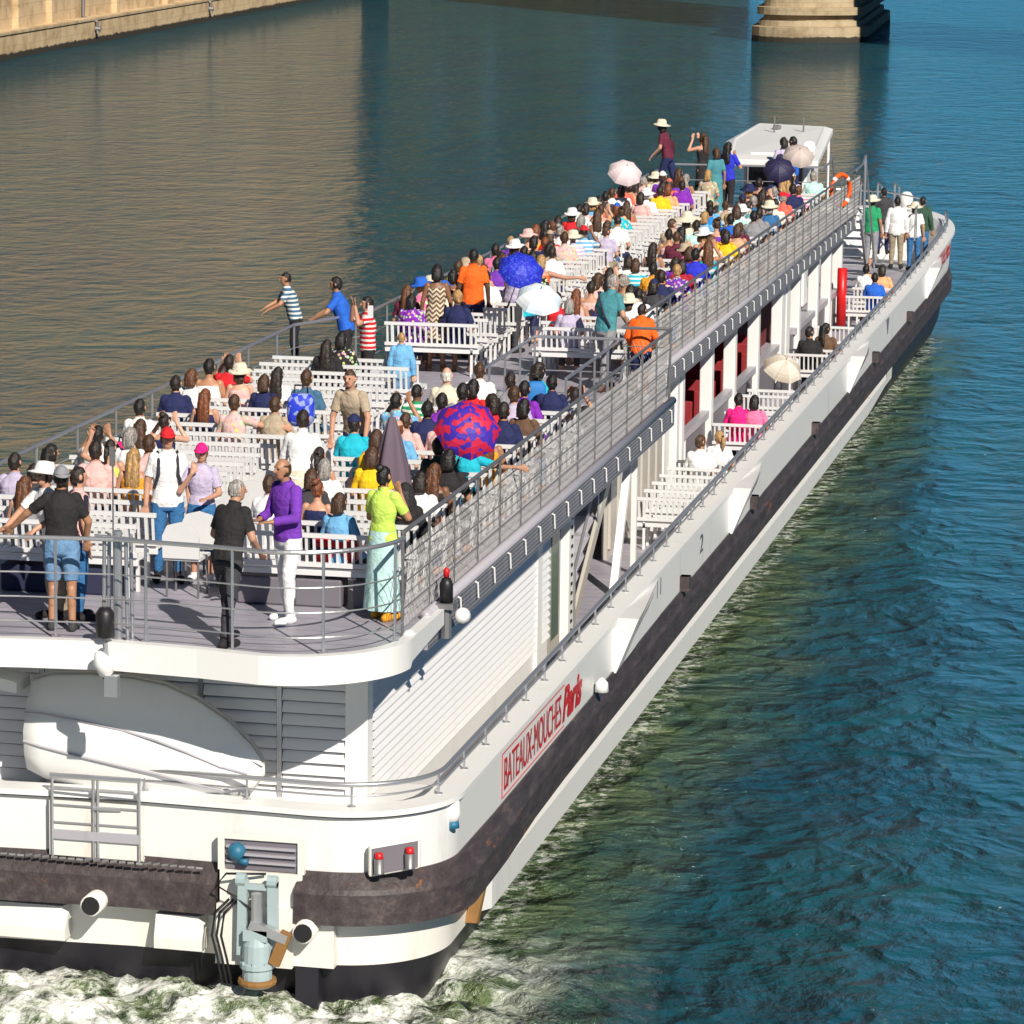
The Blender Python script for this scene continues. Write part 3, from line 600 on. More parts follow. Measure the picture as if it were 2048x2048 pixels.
# walls below: louvred after cabin, then columns and glazed saloon set inboard
WY, WX, WE = 9.22, 38.0, 49.8
def louvres(name, a, c, z0, z1, pitch=0.1, out=(0, -1, 0)):
    b = MB(); a, c, o = Vector((*a, 0)), Vector((*c, 0)), Vector(out); n = int((z1 - z0) / pitch)
    for k in range(n):
        z = z0 + k * pitch
        b.rings([[p + o * 0.062 + Vector((0, 0, z)), p + o * 0.006 + Vector((0, 0, z + pitch * 0.84)), p - o * 0.012 + Vector((0, 0, z + pitch * 0.84)), p + o * 0.03 + Vector((0, 0, z))] for p in (a, c)])
    return bp(name, b, LOUV)
b = MB(); b.box(WX + 0.08, WE - 0.05, WY + 0.05, 2 * YC - WY - 0.05, MAIN, 3.62); bp('cabin_core', b, PURPGREY)  # dark core: shade between the louvres put into its colour
side_wall = louvres('louvred_side_wall', (WX + 0.2, WY), (47.3, WY), 1.72, 3.6); louvres('louvred_side_wall', (47.6, WY), (48.2, WY), 1.72, 3.6)
b = MB(); b.box(WX + 0.15, 48.2, WY - 0.02, WY + 0.06, MAIN, 1.71); bp('wall_plinth', b, WHITE)
for y0, y1 in ((9.42, 10.12), (10.18, 11.0), (11.06, 11.9), (11.96, 12.8), (12.86, 13.7)):
    louvres('louvred_stern_wall', (WX, y0), (WX, y1), POOP, 3.6, 0.135, (-1, 0, 0))
for y in (10.15, 11.03, 11.93, 12.83):
    b = MB(); b.box(WX - 0.06, WX + 0.02, y - 0.025, y + 0.025, POOP, 3.6); bp('wall_post', b, STEEL)
b = MB(); b.box(WX - 0.05, WX + 0.19, WY - 0.045, WY + 0.2, POOP, 3.6); bp('corner_post', b, WHITE)
b = MB(); b.box(47.3, 47.6, WY - 0.06, WY + 0.06, MAIN, 3.6); bp('pilaster', b, WHITE)
b = MB(); b.box(48.25, 49.1, WY - 0.01, WY + 0.05, MAIN + 0.1, 3.4); dr = bp('cabin_door', b, BEIGE); b = MB(); b.box(48.45, 48.95, WY - 0.025, WY, 1.6, 3.3); bp('door_glass', b, GREENGL, dr)
b = MB(); b.box(49.45, 49.8, WY - 0.07, WY + 0.1, MAIN, 3.6); jamb = bp('wall_end_jamb', b, WHITE)
b = MB()
for k in range(14): b.box(49.58, 49.64, WY - 0.09, WY - 0.072, 1.5 + k * 0.13, 1.54 + k * 0.13)
bp('jamb_holes', b, BLACK, jamb)
# staircase from the main deck up to the upper deck, with side rails and struts
b = MB()
for k in range(11):
    x = 50.6 + k * 0.34; z = MAIN + 0.2 + k * 0.225; b.box(x, x + 0.34, WY + 0.1, WY + 1.3, z - 0.04, z); b.box(x + 0.32, x + 0.34, WY + 0.1, WY + 1.3, z, z + 0.19)
st = bp('staircase', b, GREY)
b = MB(); b.beam((50.4, WY + 0.06, MAIN + 0.1), (54.4, WY + 0.06, 3.75), 0.05, 0.2); b.beam((50.4, WY + 1.34, MAIN + 0.1), (54.4, WY + 1.34, 3.75), 0.05, 0.2); bp('stringer', b, BEIGE, st)
b = MB(); b.tube([(50.4, WY + .03, 2.2), (54.2, WY + .03, 4.6)], 0.022); b.tube([(50.4, WY + .03, 1.3), (50.4, WY + .03, 2.2)], 0.022); b.tube([(52.2, WY + .03, 2.45), (52.2, WY + .03, 3.35)], 0.018); bp('stair_rail', b, STEEL, st)
b = MB(); b.beam((53.3, WY - 0.02, 1.35), (54.75, WY - 0.02, 3.62), 0.11, 0.11); bp('strut', b, WHITE)
b = MB(); b.beam((55.0, WY - 0.02, 1.35), (55.0, WY - 0.02, 3.62), 0.08, 0.08); bp('strut', b, WHITE)
# forward saloon: columns, sill with lower panels, dark interior with red seats
CY_ = 9.76
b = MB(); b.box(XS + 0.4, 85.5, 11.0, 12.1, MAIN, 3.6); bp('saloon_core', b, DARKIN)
for x0, x1 in ((56.0, 61.6), (75.9, 77.6)):
    b = MB(); b.box(x0, x1, CY_ + 0.02, CY_ + 0.1, MAIN, 3.62); pw = bp('panel_wall', b, BEIGE)
    x = x0
    while x < x1 - 0.3:
        b = MB(); b.box(x + 0.1, x + 0.62, CY_ - 0.02, CY_ + 0.02, MAIN + 0.15, 3.5); bp('door_leaf', b, WHITE if int(x * 3) % 2 else BEIGE, pw); x += 0.72
for x in (61.95, 62.5, 65.84, 68.7, 71.86, 75.3, 78.1, 81.2, 83.5, 85.6):
    b = MB(); b.box(x - 0.14, x + 0.14, CY_ - 0.12, CY_ + 0.1, MAIN, 3.7); bp('column', b, WHITE, bevel=0.02)
    b = MB(); b.box(x - 0.14, x + 0.14, 2 * YC - CY_ - 0.1, 2 * YC - CY_ + 0.12, MAIN, 3.7); bp('column', b, WHITE)
for x0, x1 in ((62.7, 75.2), (77.7, 86.0)):
    b = MB(); b.box(x0, x1, CY_ - 0.09, CY_ + 0.05, 2.12, 2.24); sill = bp('window_sill', b, GREY)
    b = MB(); b.box(x0, x1, CY_ - 0.02, CY_ + 0.03, MAIN, 2.12); bp('lower_panel', b, PURPGREY, sill)
    x = x0 + 0.5
    while x < x1:
        b = MB(); b.box(x - .03, x + .03, CY_ - .06, CY_ - .02, MAIN, 2.12); bp('mullion', b, WHITE, sill); x += 3.05
for k in range(18):
    x = 63.2 + k * 0.68
    if 75 < x < 77.8: continue
    b = MB(); b.box(x, x + 0.09, CY_ + 0.25, 10.95, 1.75, 2.35 + 0.1 * (k % 2)); b.box(x, x + 0.45, CY_ + 0.25, 10.95, 1.65, 1.76); bp('saloon_seat', b, REDFAB, None, bevel=0.02)
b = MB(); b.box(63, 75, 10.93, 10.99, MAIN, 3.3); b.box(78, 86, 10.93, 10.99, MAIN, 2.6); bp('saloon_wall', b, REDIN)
# front: steep stair to the foredeck, raised step on the port side
b = MB()
for k in range(11):
    x = 85.85 + k * 0.24; z = 3.72 - k * 0.215; b.box(x, x + 0.27, 9.3, 9.95, z - 0.04, z)
st2 = bp('steep_stair', b, WHITE); b = MB()
for y in (9.27, 9.98): b.beam((85.8, y, 3.85), (88.5, y, 1.42), 0.05, 0.18)
bp('stringer', b, GREY, st2)
b = MB()
for y in (9.24, 10.0): b.tube([(84.4, y, 5.0), (85.7, y, 5.05), (86.2, y, 5.2), (88.7, y, 2.5), (88.7, y, 1.4)], 0.024)
b.tube([(86.2, 9.24, 5.2), (86.2, 9.24, 3.6)], .03); b.tube([(86.0, 9.24, 3.86), (85.9, 10.0, 3.86)], .025); bp('stair_rail', b, STEEL, st2)
b = MB(); b.box(82.2, XF, 12.2, 13.62, DECKZ, 4.32); bp('raised_step', b, GREY)
# wheelhouse on the foredeck with its broad sloping roof
b = MB(); b.box(88.9, 91.2, 10.9, 12.4, 1.35, 5.05); wh = bp('wheelhouse', b, WHITE, None, bevel=0.05)
b = MB(); b.box(88.86, 88.9, 11.0, 12.3, 4.2, 4.85); bp('window', b, GLASS, wh); b = MB(); b.box(88.86, 88.9, 11.0, 12.3, 3.2, 4.1); bp('lower_panel', b, BEIGE, wh)
rf = [(86.5, 10.35, 4.98), (91.6, 10.62, 5.36), (92.5, 12.62, 5.36), (89.6, 12.92, 5.16), (86.5, 12.6, 4.98)]; cx, cy = 89.3, 11.6
b = MB(); b.rings([[(x, y, z - .1) for x, y, z in rf], [(x, y, z + .04) for x, y, z in rf], [(cx + (x - cx) * .84, cy + (y - cy) * .84, z + .12) for x, y, z in rf], [(cx + (x - cx) * .80, cy + (y - cy) * .80, z + .10) for x, y, z in rf]]); wr_ = bp('wheelhouse_roof', b, WHITE, None, bevel=0.02)
for x, y in ((86.7, 10.5), (86.7, 12.5), (91.4, 10.7), (91.9, 12.5)):
    b = MB(); b.tube([(x, y, 1.35), (x, y, 4.98 if x < 90 else 5.28)], .035, 8); bp('roof_post', b, WHITE, wh)
b = MB()
for y in (11.2, 11.9): b.tube([(90.5, y, 5.3), (90.5, y, 5.75)], 0.02, 6)
b.lathe([(0, 0), (.1, .02), (.1, .1), (0, .12)], (91, 11.9, 5.4), 10); bp('antenna', b, DSTEEL, wr_)
b = MB(); b.beam((87.2, 10.9, 5.12), (87.2, 12.0, 5.12), .05, .05); b.lathe([(0, -.1), (.13, -.08), (.14, .06), (0, .12)], (87.6, 10.7, 5.25), 12, 0, (-1, -.3, .3)); bp('roof_lamp', b, WHITE, wr_)

# ------------------------------------------------------------------ railings
def railing(name, pts, z0, h, mids, spacing, m_=STEEL, r=0.024, lean=0.0, net=False, closed=False):
    P = [Vector((x, y, z0)) for x, y in pts]; b = MB(); up = Vector((0, 0, 1))
    b.tube([p + up * h for p in P], r, 8)
    for q in mids: b.tube([p + up * q for p in P], 0.009, 6)
    if net:
        L = 0
        for a, c in zip(P, P[1:]):
            n = int((c - a).length / 0.07)
            for k in range(n):
                p = a + (c - a) * (k / n); s = (c - a).normalized() * 0.35
                if k + 6 < n: b.tube([p + up * 0.08, p + s + up * (h - 0.2)], 0.003, 3); b.tube([p + s + up * 0.08, p + up * (h - 0.2)], 0.003, 3)
    root = bp(name, b, m_)
    d = 0; nxt = 0
    src = None
    for a, c in zip(P, P[1:]):
        L = (c - a).length
        while nxt <= d + L:
            p = a + (c - a) * ((nxt - d) / L)
            if src is None:
                q = MB(); q.tube([(0, 0, 0), (0, 0, h)], 0.017, 6); q.box(-.04, .04, -.04, .04, 0, .012); src = bp('post', q, m_, root); o = src
            else: o = src.copy(); COL.objects.link(o)
            o.location = p; nxt += spacing
        d += L
    return root
UPM = (0.16, 0.42, 0.68)
railing('stern_railing', [(x + 0.07, y) for x, y in rim[1:-1]], DECKZ + 0.03, 1.05, UPM, 0.98)
railing('starboard_railing', [(37.6, UE + .04), (XS, UE + .04)], DECKZ, 1.1, (0.28, 0.55, 0.82), 1.25, DSTEEL, net=True)
railing('starboard_railing', [(XS, UE + .05), (XS, FE + .05), (85.7, FE - .12)], DECKZ, 1.1, (0.28, 0.55, 0.82), 1.25, DSTEEL, net=True)
pm = lambda y: 2 * YC - y
railing('port_railing', [(37.6, pm(UE + .04)), (54.6, pm(UE + .04))], DECKZ, 1.05, (0.35, 0.7), 1.6)
railing('port_railing', [(54.6, pm(UE + .04)), (XS + 1.2, pm(FE + .04)), (85.7, pm(FE + .04))], DECKZ, 1.05, (0.35, 0.7), 1.6)
railing('stairwell_railing', [(50.2, WY + 1.45), (54.6, WY + 1.45), (54.6, WY + 0.1)], DECKZ, 1.0, (0.5,), 1.1)
railing('stairwell_railing', [(50.2, WY + 0.15), (54.2, WY + 0.15)], DECKZ, 1.0, (0.5,), 1.1)
railing('front_railing', [(85.7, 10.05), (85.7, 13.6)], DECKZ, 1.05, (0.35, 0.7), 0.9)
def side_rail(name, x0, x1, off, z, side=0):
    b = MB(); pts = [(x, y) for x, y in half(-off) if x0 <= x <= x1]; f = (lambda y: y) if side == 0 else pm
    P = [Vector((x, f(y), sheer(x))) for x, y in pts]
    b.tube([p + Vector((0, 0, z + 0.24)) for p in P], 0.028, 8); b.tube([p + Vector((0, 0, z + 0.12)) for p in P], 0.013, 6)
    root = bp(name, b, STEEL, None, True); src = None; d = 0; nxt = 0.1
    for a, c in zip(P, P[1:]):
        L = (c - a).length
        while L > 0 and nxt <= d + L:
            p = a + (c - a) * ((nxt - d) / L)
            if src is None:
                q = MB(); q.tube([(0, 0, 0), (0.0, 0.0, 0.25)], 0.014, 6); q.lathe([(.05, 0), (.05, .012), (.02, .02)], (0, 0, 0), 8); src = bp('post', q, STEEL, root); o = src
            else: o = src.copy(); COL.objects.link(o)
            o.location = p + Vector((0, 0, z)); nxt += 1.15
        d += L
side_rail('bulwark_rail', 36.9, 100.5, 0.14, 2.12)
side_rail('bulwark_rail', 41, 100.5, 0.14, 2.12, 1)
b = MB()
for k in range(-1, 2):
    a = Vector((99.9, YC - 1.3 + k * 0.45, 2.55)); b.tube([a, a + Vector((0, 0, 0.75)), a + Vector((1.3, 0.25, 0.75)), a + Vector((1.3, 0.25, 0.1))], 0.025)
bp('bow_hoop_rail', b, STEEL)
railing('foredeck_railing', [(96, 9.0), (99.6, 9.2), (101.2, 10.2), (101.8, 11.55), (101.2, 12.9), (99.6, 13.9)], 2.3, 0.75, (0.35,), 1.0)
b = MB(); b.lathe([(0.0, -.2), (.16, -.15), (.18, .2), (.1, .3), (0, .32)], (101.9, 9.8, 2.7), 12); bp('bow_lamp', b, WHITE, None, True)

# masts and lamps on the upper deck
b = MB(); X0, Y0 = 36.62, 11.55
for dx, dy in ((-.05, .13), (-.05, -.13), (.12, .13), (.12, -.13)): b.tube([(X0 + dx, Y0 + dy, DECKZ), (X0 + dx, Y0 + dy * 0.9, 5.0)], 0.022)
b.tube([(X0 + .03, Y0, DECKZ), (X0 + .03, Y0, 5.05)], 0.05, 10); b.tube([(X0 - .05, Y0 - .22, 4.98), (X0 - .05, Y0 + .22, 5.0)], 0.02); mast = bp('flag_mast', b, STEEL)
b = MB(); b.tube([(X0 - .02, Y0 + .03, 5.0), (X0 - .02, Y0 + .03, 5.78)], 0.009, 6); b.box(X0 - .04, X0, Y0 + .01, Y0 + .06, 5.74, 5.94); bp('light_wand', b, DSTEEL, mast)
b = MB(); b.lathe([(0.07, 0), (0.1, .02), (0.1, .26), (0.06, .32), (0, .33)], (36.3, Y0 + .03, 3.98), 12); bp('navigation_lamp', b, BLACK, mast, True)
b = MB(); b.lathe([(0.02, -.17), (.075, -.14), (.095, .02), (.04, .12), (0, .14)], (36.16, Y0 + .02, 3.75), 14, 0, (-0.35, 0.25, 0.9)); sp = bp('searchlight', b, WHITE, None, True)
b = MB(); b.lathe([(0, -.18), (.06, -.18), (.07, -.14)], (36.16, Y0 + .02, 3.75), 14, 0, (-0.35, 0.25, 0.9)); bp('lens', b, BLACK, sp, True)
b = MB(); b.tube([(36.2, Y0, 3.95), (36.18, Y0 - .06, 3.45)], 0.03); b.box(36.1, 36.2, Y0 - .16, Y0 - .02, 3.4, 3.62); bp('lamp_bracket', b, STEEL, sp)
b = MB(); b.tube([(39.0, 8.56, 3.6), (39.0, 8.56, 3.95)], 0.06); b.box(38.9, 39.1, 8.46, 8.66, 3.93, 3.99); post = bp('side_lamp_post', b, DSTEEL)
b = MB(); b.lathe([(.075, 0), (.075, .2), (.05, .26), (0, .27)], (39.0, 8.56, 4.0), 12); bp('lamp', b, BLACK, post, True)
b = MB(); b.lathe([(.03, 0), (.035, .08), (.01, .11)], (39.0, 8.56, 4.27), 10); bp('red_lens', b, REDP, post, True)
b = MB(); b.lathe([(0.0, -.04), (.085, 0), (.09, .03), (.03, .07)], (39.55, 8.5, 3.74), 14, 0, (-0.8, -0.5, 0.2)); bp('deck_floodlight', b, WHITE, None, True)
b = MB(); b.lathe([(0.0, -.07), (.065, -.06), (.075, .04), (.03, .07)], (37.55, 8.64, 3.9), 12, 0, (-0.8, -0.5, 0.3)); bp('deck_floodlight', b, WHITE, None, True)

# tender lying on its side on the poop
def tender():
    root = empty('tender_boat', (37.6, 11.5, POOP)); tag(root, 'white tender lying on its side across the after deck under the louvred wall', 'dinghy'); inv = Matrix.Translation(-Vector(root.location))
    b = MB(); rs = []
    ys = [12.86, 12.8, 12.6, 12.2, 11.7, 11.3, 10.95, 10.6, 10.35, 10.22]
    top = [2.9, 3.2, 3.27, 3.3, 3.28, 3.22, 3.08, 2.86, 2.62, 2.42]
    bot = [2.55, 2.2, 2.1, 2.03, 2.0, 2.0, 2.0, 2.02, 2.1, 2.3]
    for y, t, z in zip(ys, top, bot):
        h = t - z; w_ = 0.42 * min(1, h / 0.9); mid = z + h * 0.62
        prof = [(37.62, t), (37.50, t - h * .02), (37.62 - w_ * .75, mid + h * .14), (37.62 - w_, mid - h * .12), (37.62 - w_ * .93, z + h * .24), (37.62 - w_ * .72, z + h * .06), (37.52, z), (37.64, z)]
        rs.append([(px, y, pz) for px, pz in prof])
    b.rings(rs); o = b.obj('hull', WHITE, root, True); o.matrix_parent_inverse = inv
    for f in (0.40, 0.70):
        b = MB(); pts = []
        for y, t, z in zip(ys[1:-1], top[1:-1], bot[1:-1]):
            h = t - z; w_ = 0.42 * min(1, h / 0.9); zz = z + h * (f - 0.22 * (12.8 - y) / 2.5); k = (zz - z) / h
            px = 37.62 - w_ * (0.97 if 0.2 < k < 0.6 else 0.86); pts.append((px - 0.012, y, zz))
        b.tube(pts, 0.014, 6); o = b.obj('rubbing_bead', GREY, root); o.matrix_parent_inverse = inv
    b = MB(); b.tube([(37.6, y, t + .01) for y, t in zip(ys, top)], 0.025, 8); o = b.obj('gunwale', BEIGE, root); o.matrix_parent_inverse = inv
    o2 = MB(); o2.rings([[(37.35, 12.92, 3.08), (37.35, 13.6, 3.18), (37.8, 13.6, 3.18), (37.8, 12.92, 3.08)], [(37.35, 12.92, 3.2), (37.35, 13.6, 3.34), (37.8, 13.6, 3.34), (37.8, 12.92, 3.2)]])
    bp('cabinet_lid', o2, WHITE)
tender()

# lifebuoy on the landing rail, red vertical stretcher case by the stair
def lifebuoy():
    root = empty('lifebuoy', (82.3, 9.34, 4.74), R(56)); tag(root, 'orange lifebuoy with white bands hanging on the starboard rail at the front stair', 'lifebuoy')
    b = MB(); b.tube([(0, 0.30 * math.cos(a), 0.34 * math.sin(a)) for a in [2 * math.pi * k / 28 for k in range(28)]], 0.052, 10, 0, True); b.obj('ring', ORANGE, root, True)
    for k in range(4):
        b = MB(); a0 = math.pi / 4 + k * math.pi / 2
        b.tube([(0, 0.30 * math.cos(a0 + d), 0.34 * math.sin(a0 + d)) for d in (-.12, 0, .12)], 0.056, 10); b.obj('band', WHITE, root, True)
lifebuoy()
b = MB(); b.tube([(84.9, 9.55, 1.45), (84.9, 9.55, 2.75)], 0.11, 10); t_ = b.obj('fire_hose_case', REDP, None, True); tag(t_, 'upright red case standing beside the front stair on the foredeck', 'case')
# ------------------------------------------------------------------ people: bodies as one voxel-fused mesh per pose, clothes cut from the body's own surface
def ring3(c, ax, ay, rx, ry, n=14):
    return [c + ax * rx * math.cos(2 * math.pi * k / n) + ay * ry * math.sin(2 * math.pi * k / n) for k in range(n)]
def capsule(b, a, c, ra, rc, n=10):
    a, c = Vector(a), Vector(c); d = (c - a)
    if d.length < 1e-5: d = Vector((0, 0, 1e-4))
    d.normalize(); t = Vector((1, 0, 0)) if abs(d.x) < 0.8 else Vector((0, 1, 0)); x = t.cross(d).normalized(); y = d.cross(x); rs = []
    for k in range(5): e = R(90) * (k / 4) ; rs.append(ring3(a - d * ra * math.cos(e), x, y, max(ra * math.sin(e), 1e-3), max(ra * math.sin(e), 1e-3), n))
    for k in range(5): e = R(90) * (1 - k / 4); rs.append(ring3(c + d * rc * math.cos(e), x, y, max(rc * math.sin(e), 1e-3), max(rc * math.sin(e), 1e-3), n))
    b.rings(rs)
def ellipsoid(b, c, rx, ry, rz, M=None, n=14, k=9):
    c = Vector(c); rs = []
    for i in range(k):
        e = math.pi * i / (k - 1); q = []
        for j in range(n):
            p = Vector((rx * math.sin(e) * math.cos(2 * math.pi * j / n), ry * math.sin(e) * math.sin(2 * math.pi * j / n), rz * -math.cos(e)))
            if i in (0, k - 1): p = Vector((1e-3 * math.cos(2 * math.pi * j / n), 1e-3 * math.sin(2 * math.pi * j / n), rz * -math.cos(e)))
            q.append(c + (M @ p if M else p))
        rs.append(q)
    b.rings(rs)

def pose(kind):
    """joints in the body's own frame: facing +X, left is +Y, feet (or the floor under the seat) at z = 0"""
    V = Vector; J = {}
    sit = kind.startswith('sit')
    lean = {'bend': 0.42, 'rail': 0.28, 'turn': 0.22}.get(kind, 0.10 if sit else 0.02)
    hz = 0.53 if sit else 0.93
    if kind == 'rail': hz = 0.9
    J['hip'] = V((0, 0, hz)); sp = V((math.sin(lean), 0, math.cos(lean)))
    if sit: sp = V((math.sin(0.06), 0, math.cos(0.06)))
    J['waist'] = J['hip'] + sp * 0.17; J['chest'] = J['hip'] + sp * 0.37; J['neck'] = J['hip'] + sp * 0.53
    hd = V((math.sin(lean * 0.4), 0, math.cos(lean * 0.4)))
    if kind in ('front', 'turn'): hd = V((0.32, 0, 0.95))
    J['head'] = J['neck'] + hd * 0.175
    J['yaw'] = {'sitl': 0.75, 'sitr': -0.75, 'turn': -0.5, 'spread': 0.25}.get(kind, 0.0)
    for s, n in ((1, 'l'), (-1, 'r')):
        sh = J['hip'] + sp * 0.475 + V((0, s * 0.178, 0)); J['sh' + n] = sh
        el, wr, fi = sh + V((-0.02, s * 0.05, -0.27)), sh + V((0.03, s * 0.07, -0.52)), V((0.03, 0, -1))
        if sit: el, wr, fi = sh + V((0.05, s * 0.06, -0.26)), sh + V((0.27, s * -0.03, -0.36)), V((1, -s * 0.3, -0.1))
        if kind == 'sitarm' and s < 0: el, wr, fi = sh + V((-0.04, s * 0.27, -0.07)), sh + V((-0.07, s * 0.52, -0.06)), V((0, s, -0.2))
        if kind in ('situp', 'phone'): el, wr, fi = sh + V((0.2, s * 0.10, -0.06)), sh + V((0.22, s * -0.06, 0.19)), V((0.1, -s * 0.3, 1))
        if kind == 'sitwave' and s > 0: el, wr, fi = sh + V((0.02, s * 0.22, 0.10)), sh + V((0.05, s * 0.12, 0.34)), V((0, -s * 0.2, 1))
        if kind == 'spread': el, wr, fi = sh + V((0.05, s * 0.2, -0.17)), sh + V((0.16, s * 0.36, -0.33)), V((0.5, s * 0.8, -0.5))
        if kind == 'spread' and s < 0: el, wr, fi = sh + V((0.05, s * 0.1, -0.25)), sh + V((0.16, s * 0.06, -0.46)), V((0.3, 0, -1))
        if kind == 'front' or (kind == 'face' and s > 0): el, wr, fi = sh + V((0.06, s * 0.05, -0.27)), sh + V((0.28, s * -0.07, -0.30)), V((1, -s * 0.5, 0))
        if kind == 'face' and s < 0: el, wr, fi = sh + V((0.12, s * 0.08, -0.24)), sh + V((0.2, s * -0.08, -0.0)), V((-0.2, -s * 0.3, 1))
        if kind == 'rail': el, wr, fi = sh + V((0.16, s * 0.09, -0.2)), sh + V((0.36, s * 0.04, -0.3)), V((0.8, 0, -0.5))
        if kind == 'bend': el, wr, fi = sh + V((0.03, s * 0.06, -0.27)), sh + V((0.10, s * 0.05, -0.52)), V((0.3, 0, -1))
        if kind == 'turn': el, wr, fi = sh + V((0.0, s * 0.07, -0.26)), sh + V((0.18, s * 0.03, -0.42)), V((0.6, 0, -0.8))
        J['el' + n], J['wr' + n], J['fi' + n] = el, wr, fi.normalized()
        h = J['hip'] + V((0, s * 0.09, -0.03)); J['th' + n] = h
        if sit: k, a = V((0.42, s * 0.13, 0.50)), V((0.40, s * 0.13, 0.085))
        else:
            sx = {'front': 0.05, 'turn': 0.12, 'face': 0.04}.get(kind, 0.015) * s
            k, a = V((0.02 + sx, s * 0.10, 0.49)), V((sx * 1.6 - 0.02, s * 0.11, 0.085))
        J['kn' + n], J['an' + n], J['to' + n] = k, a, a + V((0.17, s * 0.03, -0.045))
    return J
BONES = {}
VOX = 0.0105
def body_data(kind, fem=False):
    J = pose(kind); b = MB(); bones = []
    ax = (J['neck'] - J['hip']).normalized(); ay = Vector((0, 1, 0)); fx = ay.cross(ax)
    def lv(t, rx, ry, dx=0): return ring3(J['hip'] + ax * t + fx * dx, fx, ay, rx, ry, 18)
    if fem: L = [(-0.13, .04, .06), (-0.10, .10, .15), (0.0, .115, .172), (0.09, .10, .15), (0.18, .085, .128), (0.30, .105, .15), (0.40, .11, .158), (0.47, .085, .15), (0.52, .06, .08), (0.55, .05, .05)]
    else: L = [(-0.13, .04, .06), (-0.10, .10, .145), (0.0, .115, .165), (0.09, .11, .158), (0.18, .105, .15), (0.30, .12, .172), (0.40, .12, .185), (0.47, .09, .175), (0.52, .065, .09), (0.55, .055, .055)]
    b.rings([lv(*q) for q in L])
    k = 0.93 if fem else 1.0
    capsule(b, J['neck'] - ax * 0.04, J['head'] - Vector((0, 0, 0.03)), .056 * k, .054 * k)
    M = Matrix.Rotation(J['yaw'], 3, 'Z'); H = J['head']
    ellipsoid(b, H, .093, .072, .112, M); ellipsoid(b, H + M @ Vector((.03, 0, -.052)), .058, .054, .066, M)
    capsule(b, H + M @ Vector((.088, 0, .012)), H + M @ Vector((.112, 0, -.022)), .012, .017); capsule(b, H + M @ Vector((.078, -.03, .03)), H + M @ Vector((.078, .03, .03)), .015, .015)
    for s in (-1, 1): ellipsoid(b, H + M @ Vector((-.002, s * .079, -.005)), .018, .011, .03, M)
    for n, s in (('l', 1), ('r', -1)):
        capsule(b, J['sh' + n] - Vector((0, s * .03, 0)), J['el' + n], .058 * k, .043 * k); capsule(b, J['el' + n], J['wr' + n], .042 * k, .029 * k)
        bones += [('upper' + n, J['sh' + n] - Vector((0, s * .03, 0)), J['el' + n], .05), ('fore' + n, J['el' + n], J['wr' + n], .036)]
        f = J['fi' + n]; wv = J['wr' + n]; side = f.cross(Vector((1, 0, 0)) if abs(f.x) < .7 else Vector((0, 0, 1))).normalized(); nr = side.cross(f)
        pc = wv + f * .05; b.rings([ring3(wv + f * t, side, nr, a_, c_, 10) for t, a_, c_ in ((-.01, .024, .02), (.03, .036, .017), (.085, .042, .015), (.097, .03, .010))])
        for i in range(4):
            o = (i - 1.5) * .0215; ln = (.066, .078, .074, .058)[i]; p0 = wv + f * .085 + side * o; p1 = p0 + f * ln * .55 + side * o * .25; p2 = p1 + (f * .8 - nr * .6 * s).normalized() * ln * .5
            capsule(b, p0, p1, .0095, .009, 8); capsule(b, p1, p2, .009, .008, 8)
        t0 = wv + f * .025 + side * .026; capsule(b, t0, t0 + side * .03 + f * .03, .012, .0105, 8); capsule(b, t0 + side * .03 + f * .03, t0 + side * .036 + f * .062, .0105, .009, 8)
        bones.append(('hand' + n, wv, wv + f * .16, .02))
        capsule(b, J['th' + n], J['kn' + n], .088, .058); capsule(b, J['kn' + n], J['an' + n], .056, .038)
        kn, an = J['kn' + n], J['an' + n]; capsule(b, kn + (an - kn) * .12 + Vector((-.018, 0, 0)), kn + (an - kn) * .5 + Vector((-.012, 0, 0)), .05, .044)
        capsule(b, an + Vector((-.04, 0, -.045)), J['to' + n], .036, .034); capsule(b, J['to' + n] - Vector((.06, 0, 0)), J['to' + n] + Vector((.02, 0, -.004)), .04, .03)
        bones += [('thigh' + n, J['th' + n], kn, .07), ('shin' + n, kn, an + Vector((0, 0, .02)), .045), ('foot' + n, an + Vector((-.04, 0, -.04)), J['to' + n], .036)]
    bones += [('torso', J['hip'], J['neck'] - ax * .06, .13), ('neck', J['neck'], H - Vector((0, 0, .10)), .05), ('head', H - Vector((0, 0, .05)), H + Vector((0, 0, .05)), .09)]
    me = b.mesh('body_src', SKIN); o = link('body_src', me)
    r = o.modifiers.new('r', 'REMESH'); r.mode = 'VOXEL'; r.voxel_size = VOX; r.use_smooth_shade = True
    sm = o.modifiers.new('s', 'SMOOTH'); sm.factor = 0.5; sm.iterations = 3
    dg = bpy.context.evaluated_depsgraph_get(); out_ = bpy.data.meshes.new_from_object(o.evaluated_get(dg)); bpy.data.objects.remove(o)
    nv, nf = len(out_.vertices), len(out_.polygons)
    co = np.empty(nv * 3); out_.vertices.foreach_get('co', co); co = co.reshape(-1, 3)
    no = np.empty(nv * 3); out_.vertices.foreach_get('normal', no); no = no.reshape(-1, 3)
    F = np.array([list(p.vertices) + [p.vertices[0]] * (4 - len(p.vertices)) for p in out_.polygons])
    C = co[F].mean(1)
    best = np.full(nf, 9.0); which = np.zeros(nf, int); tt = np.zeros(nf); names = []
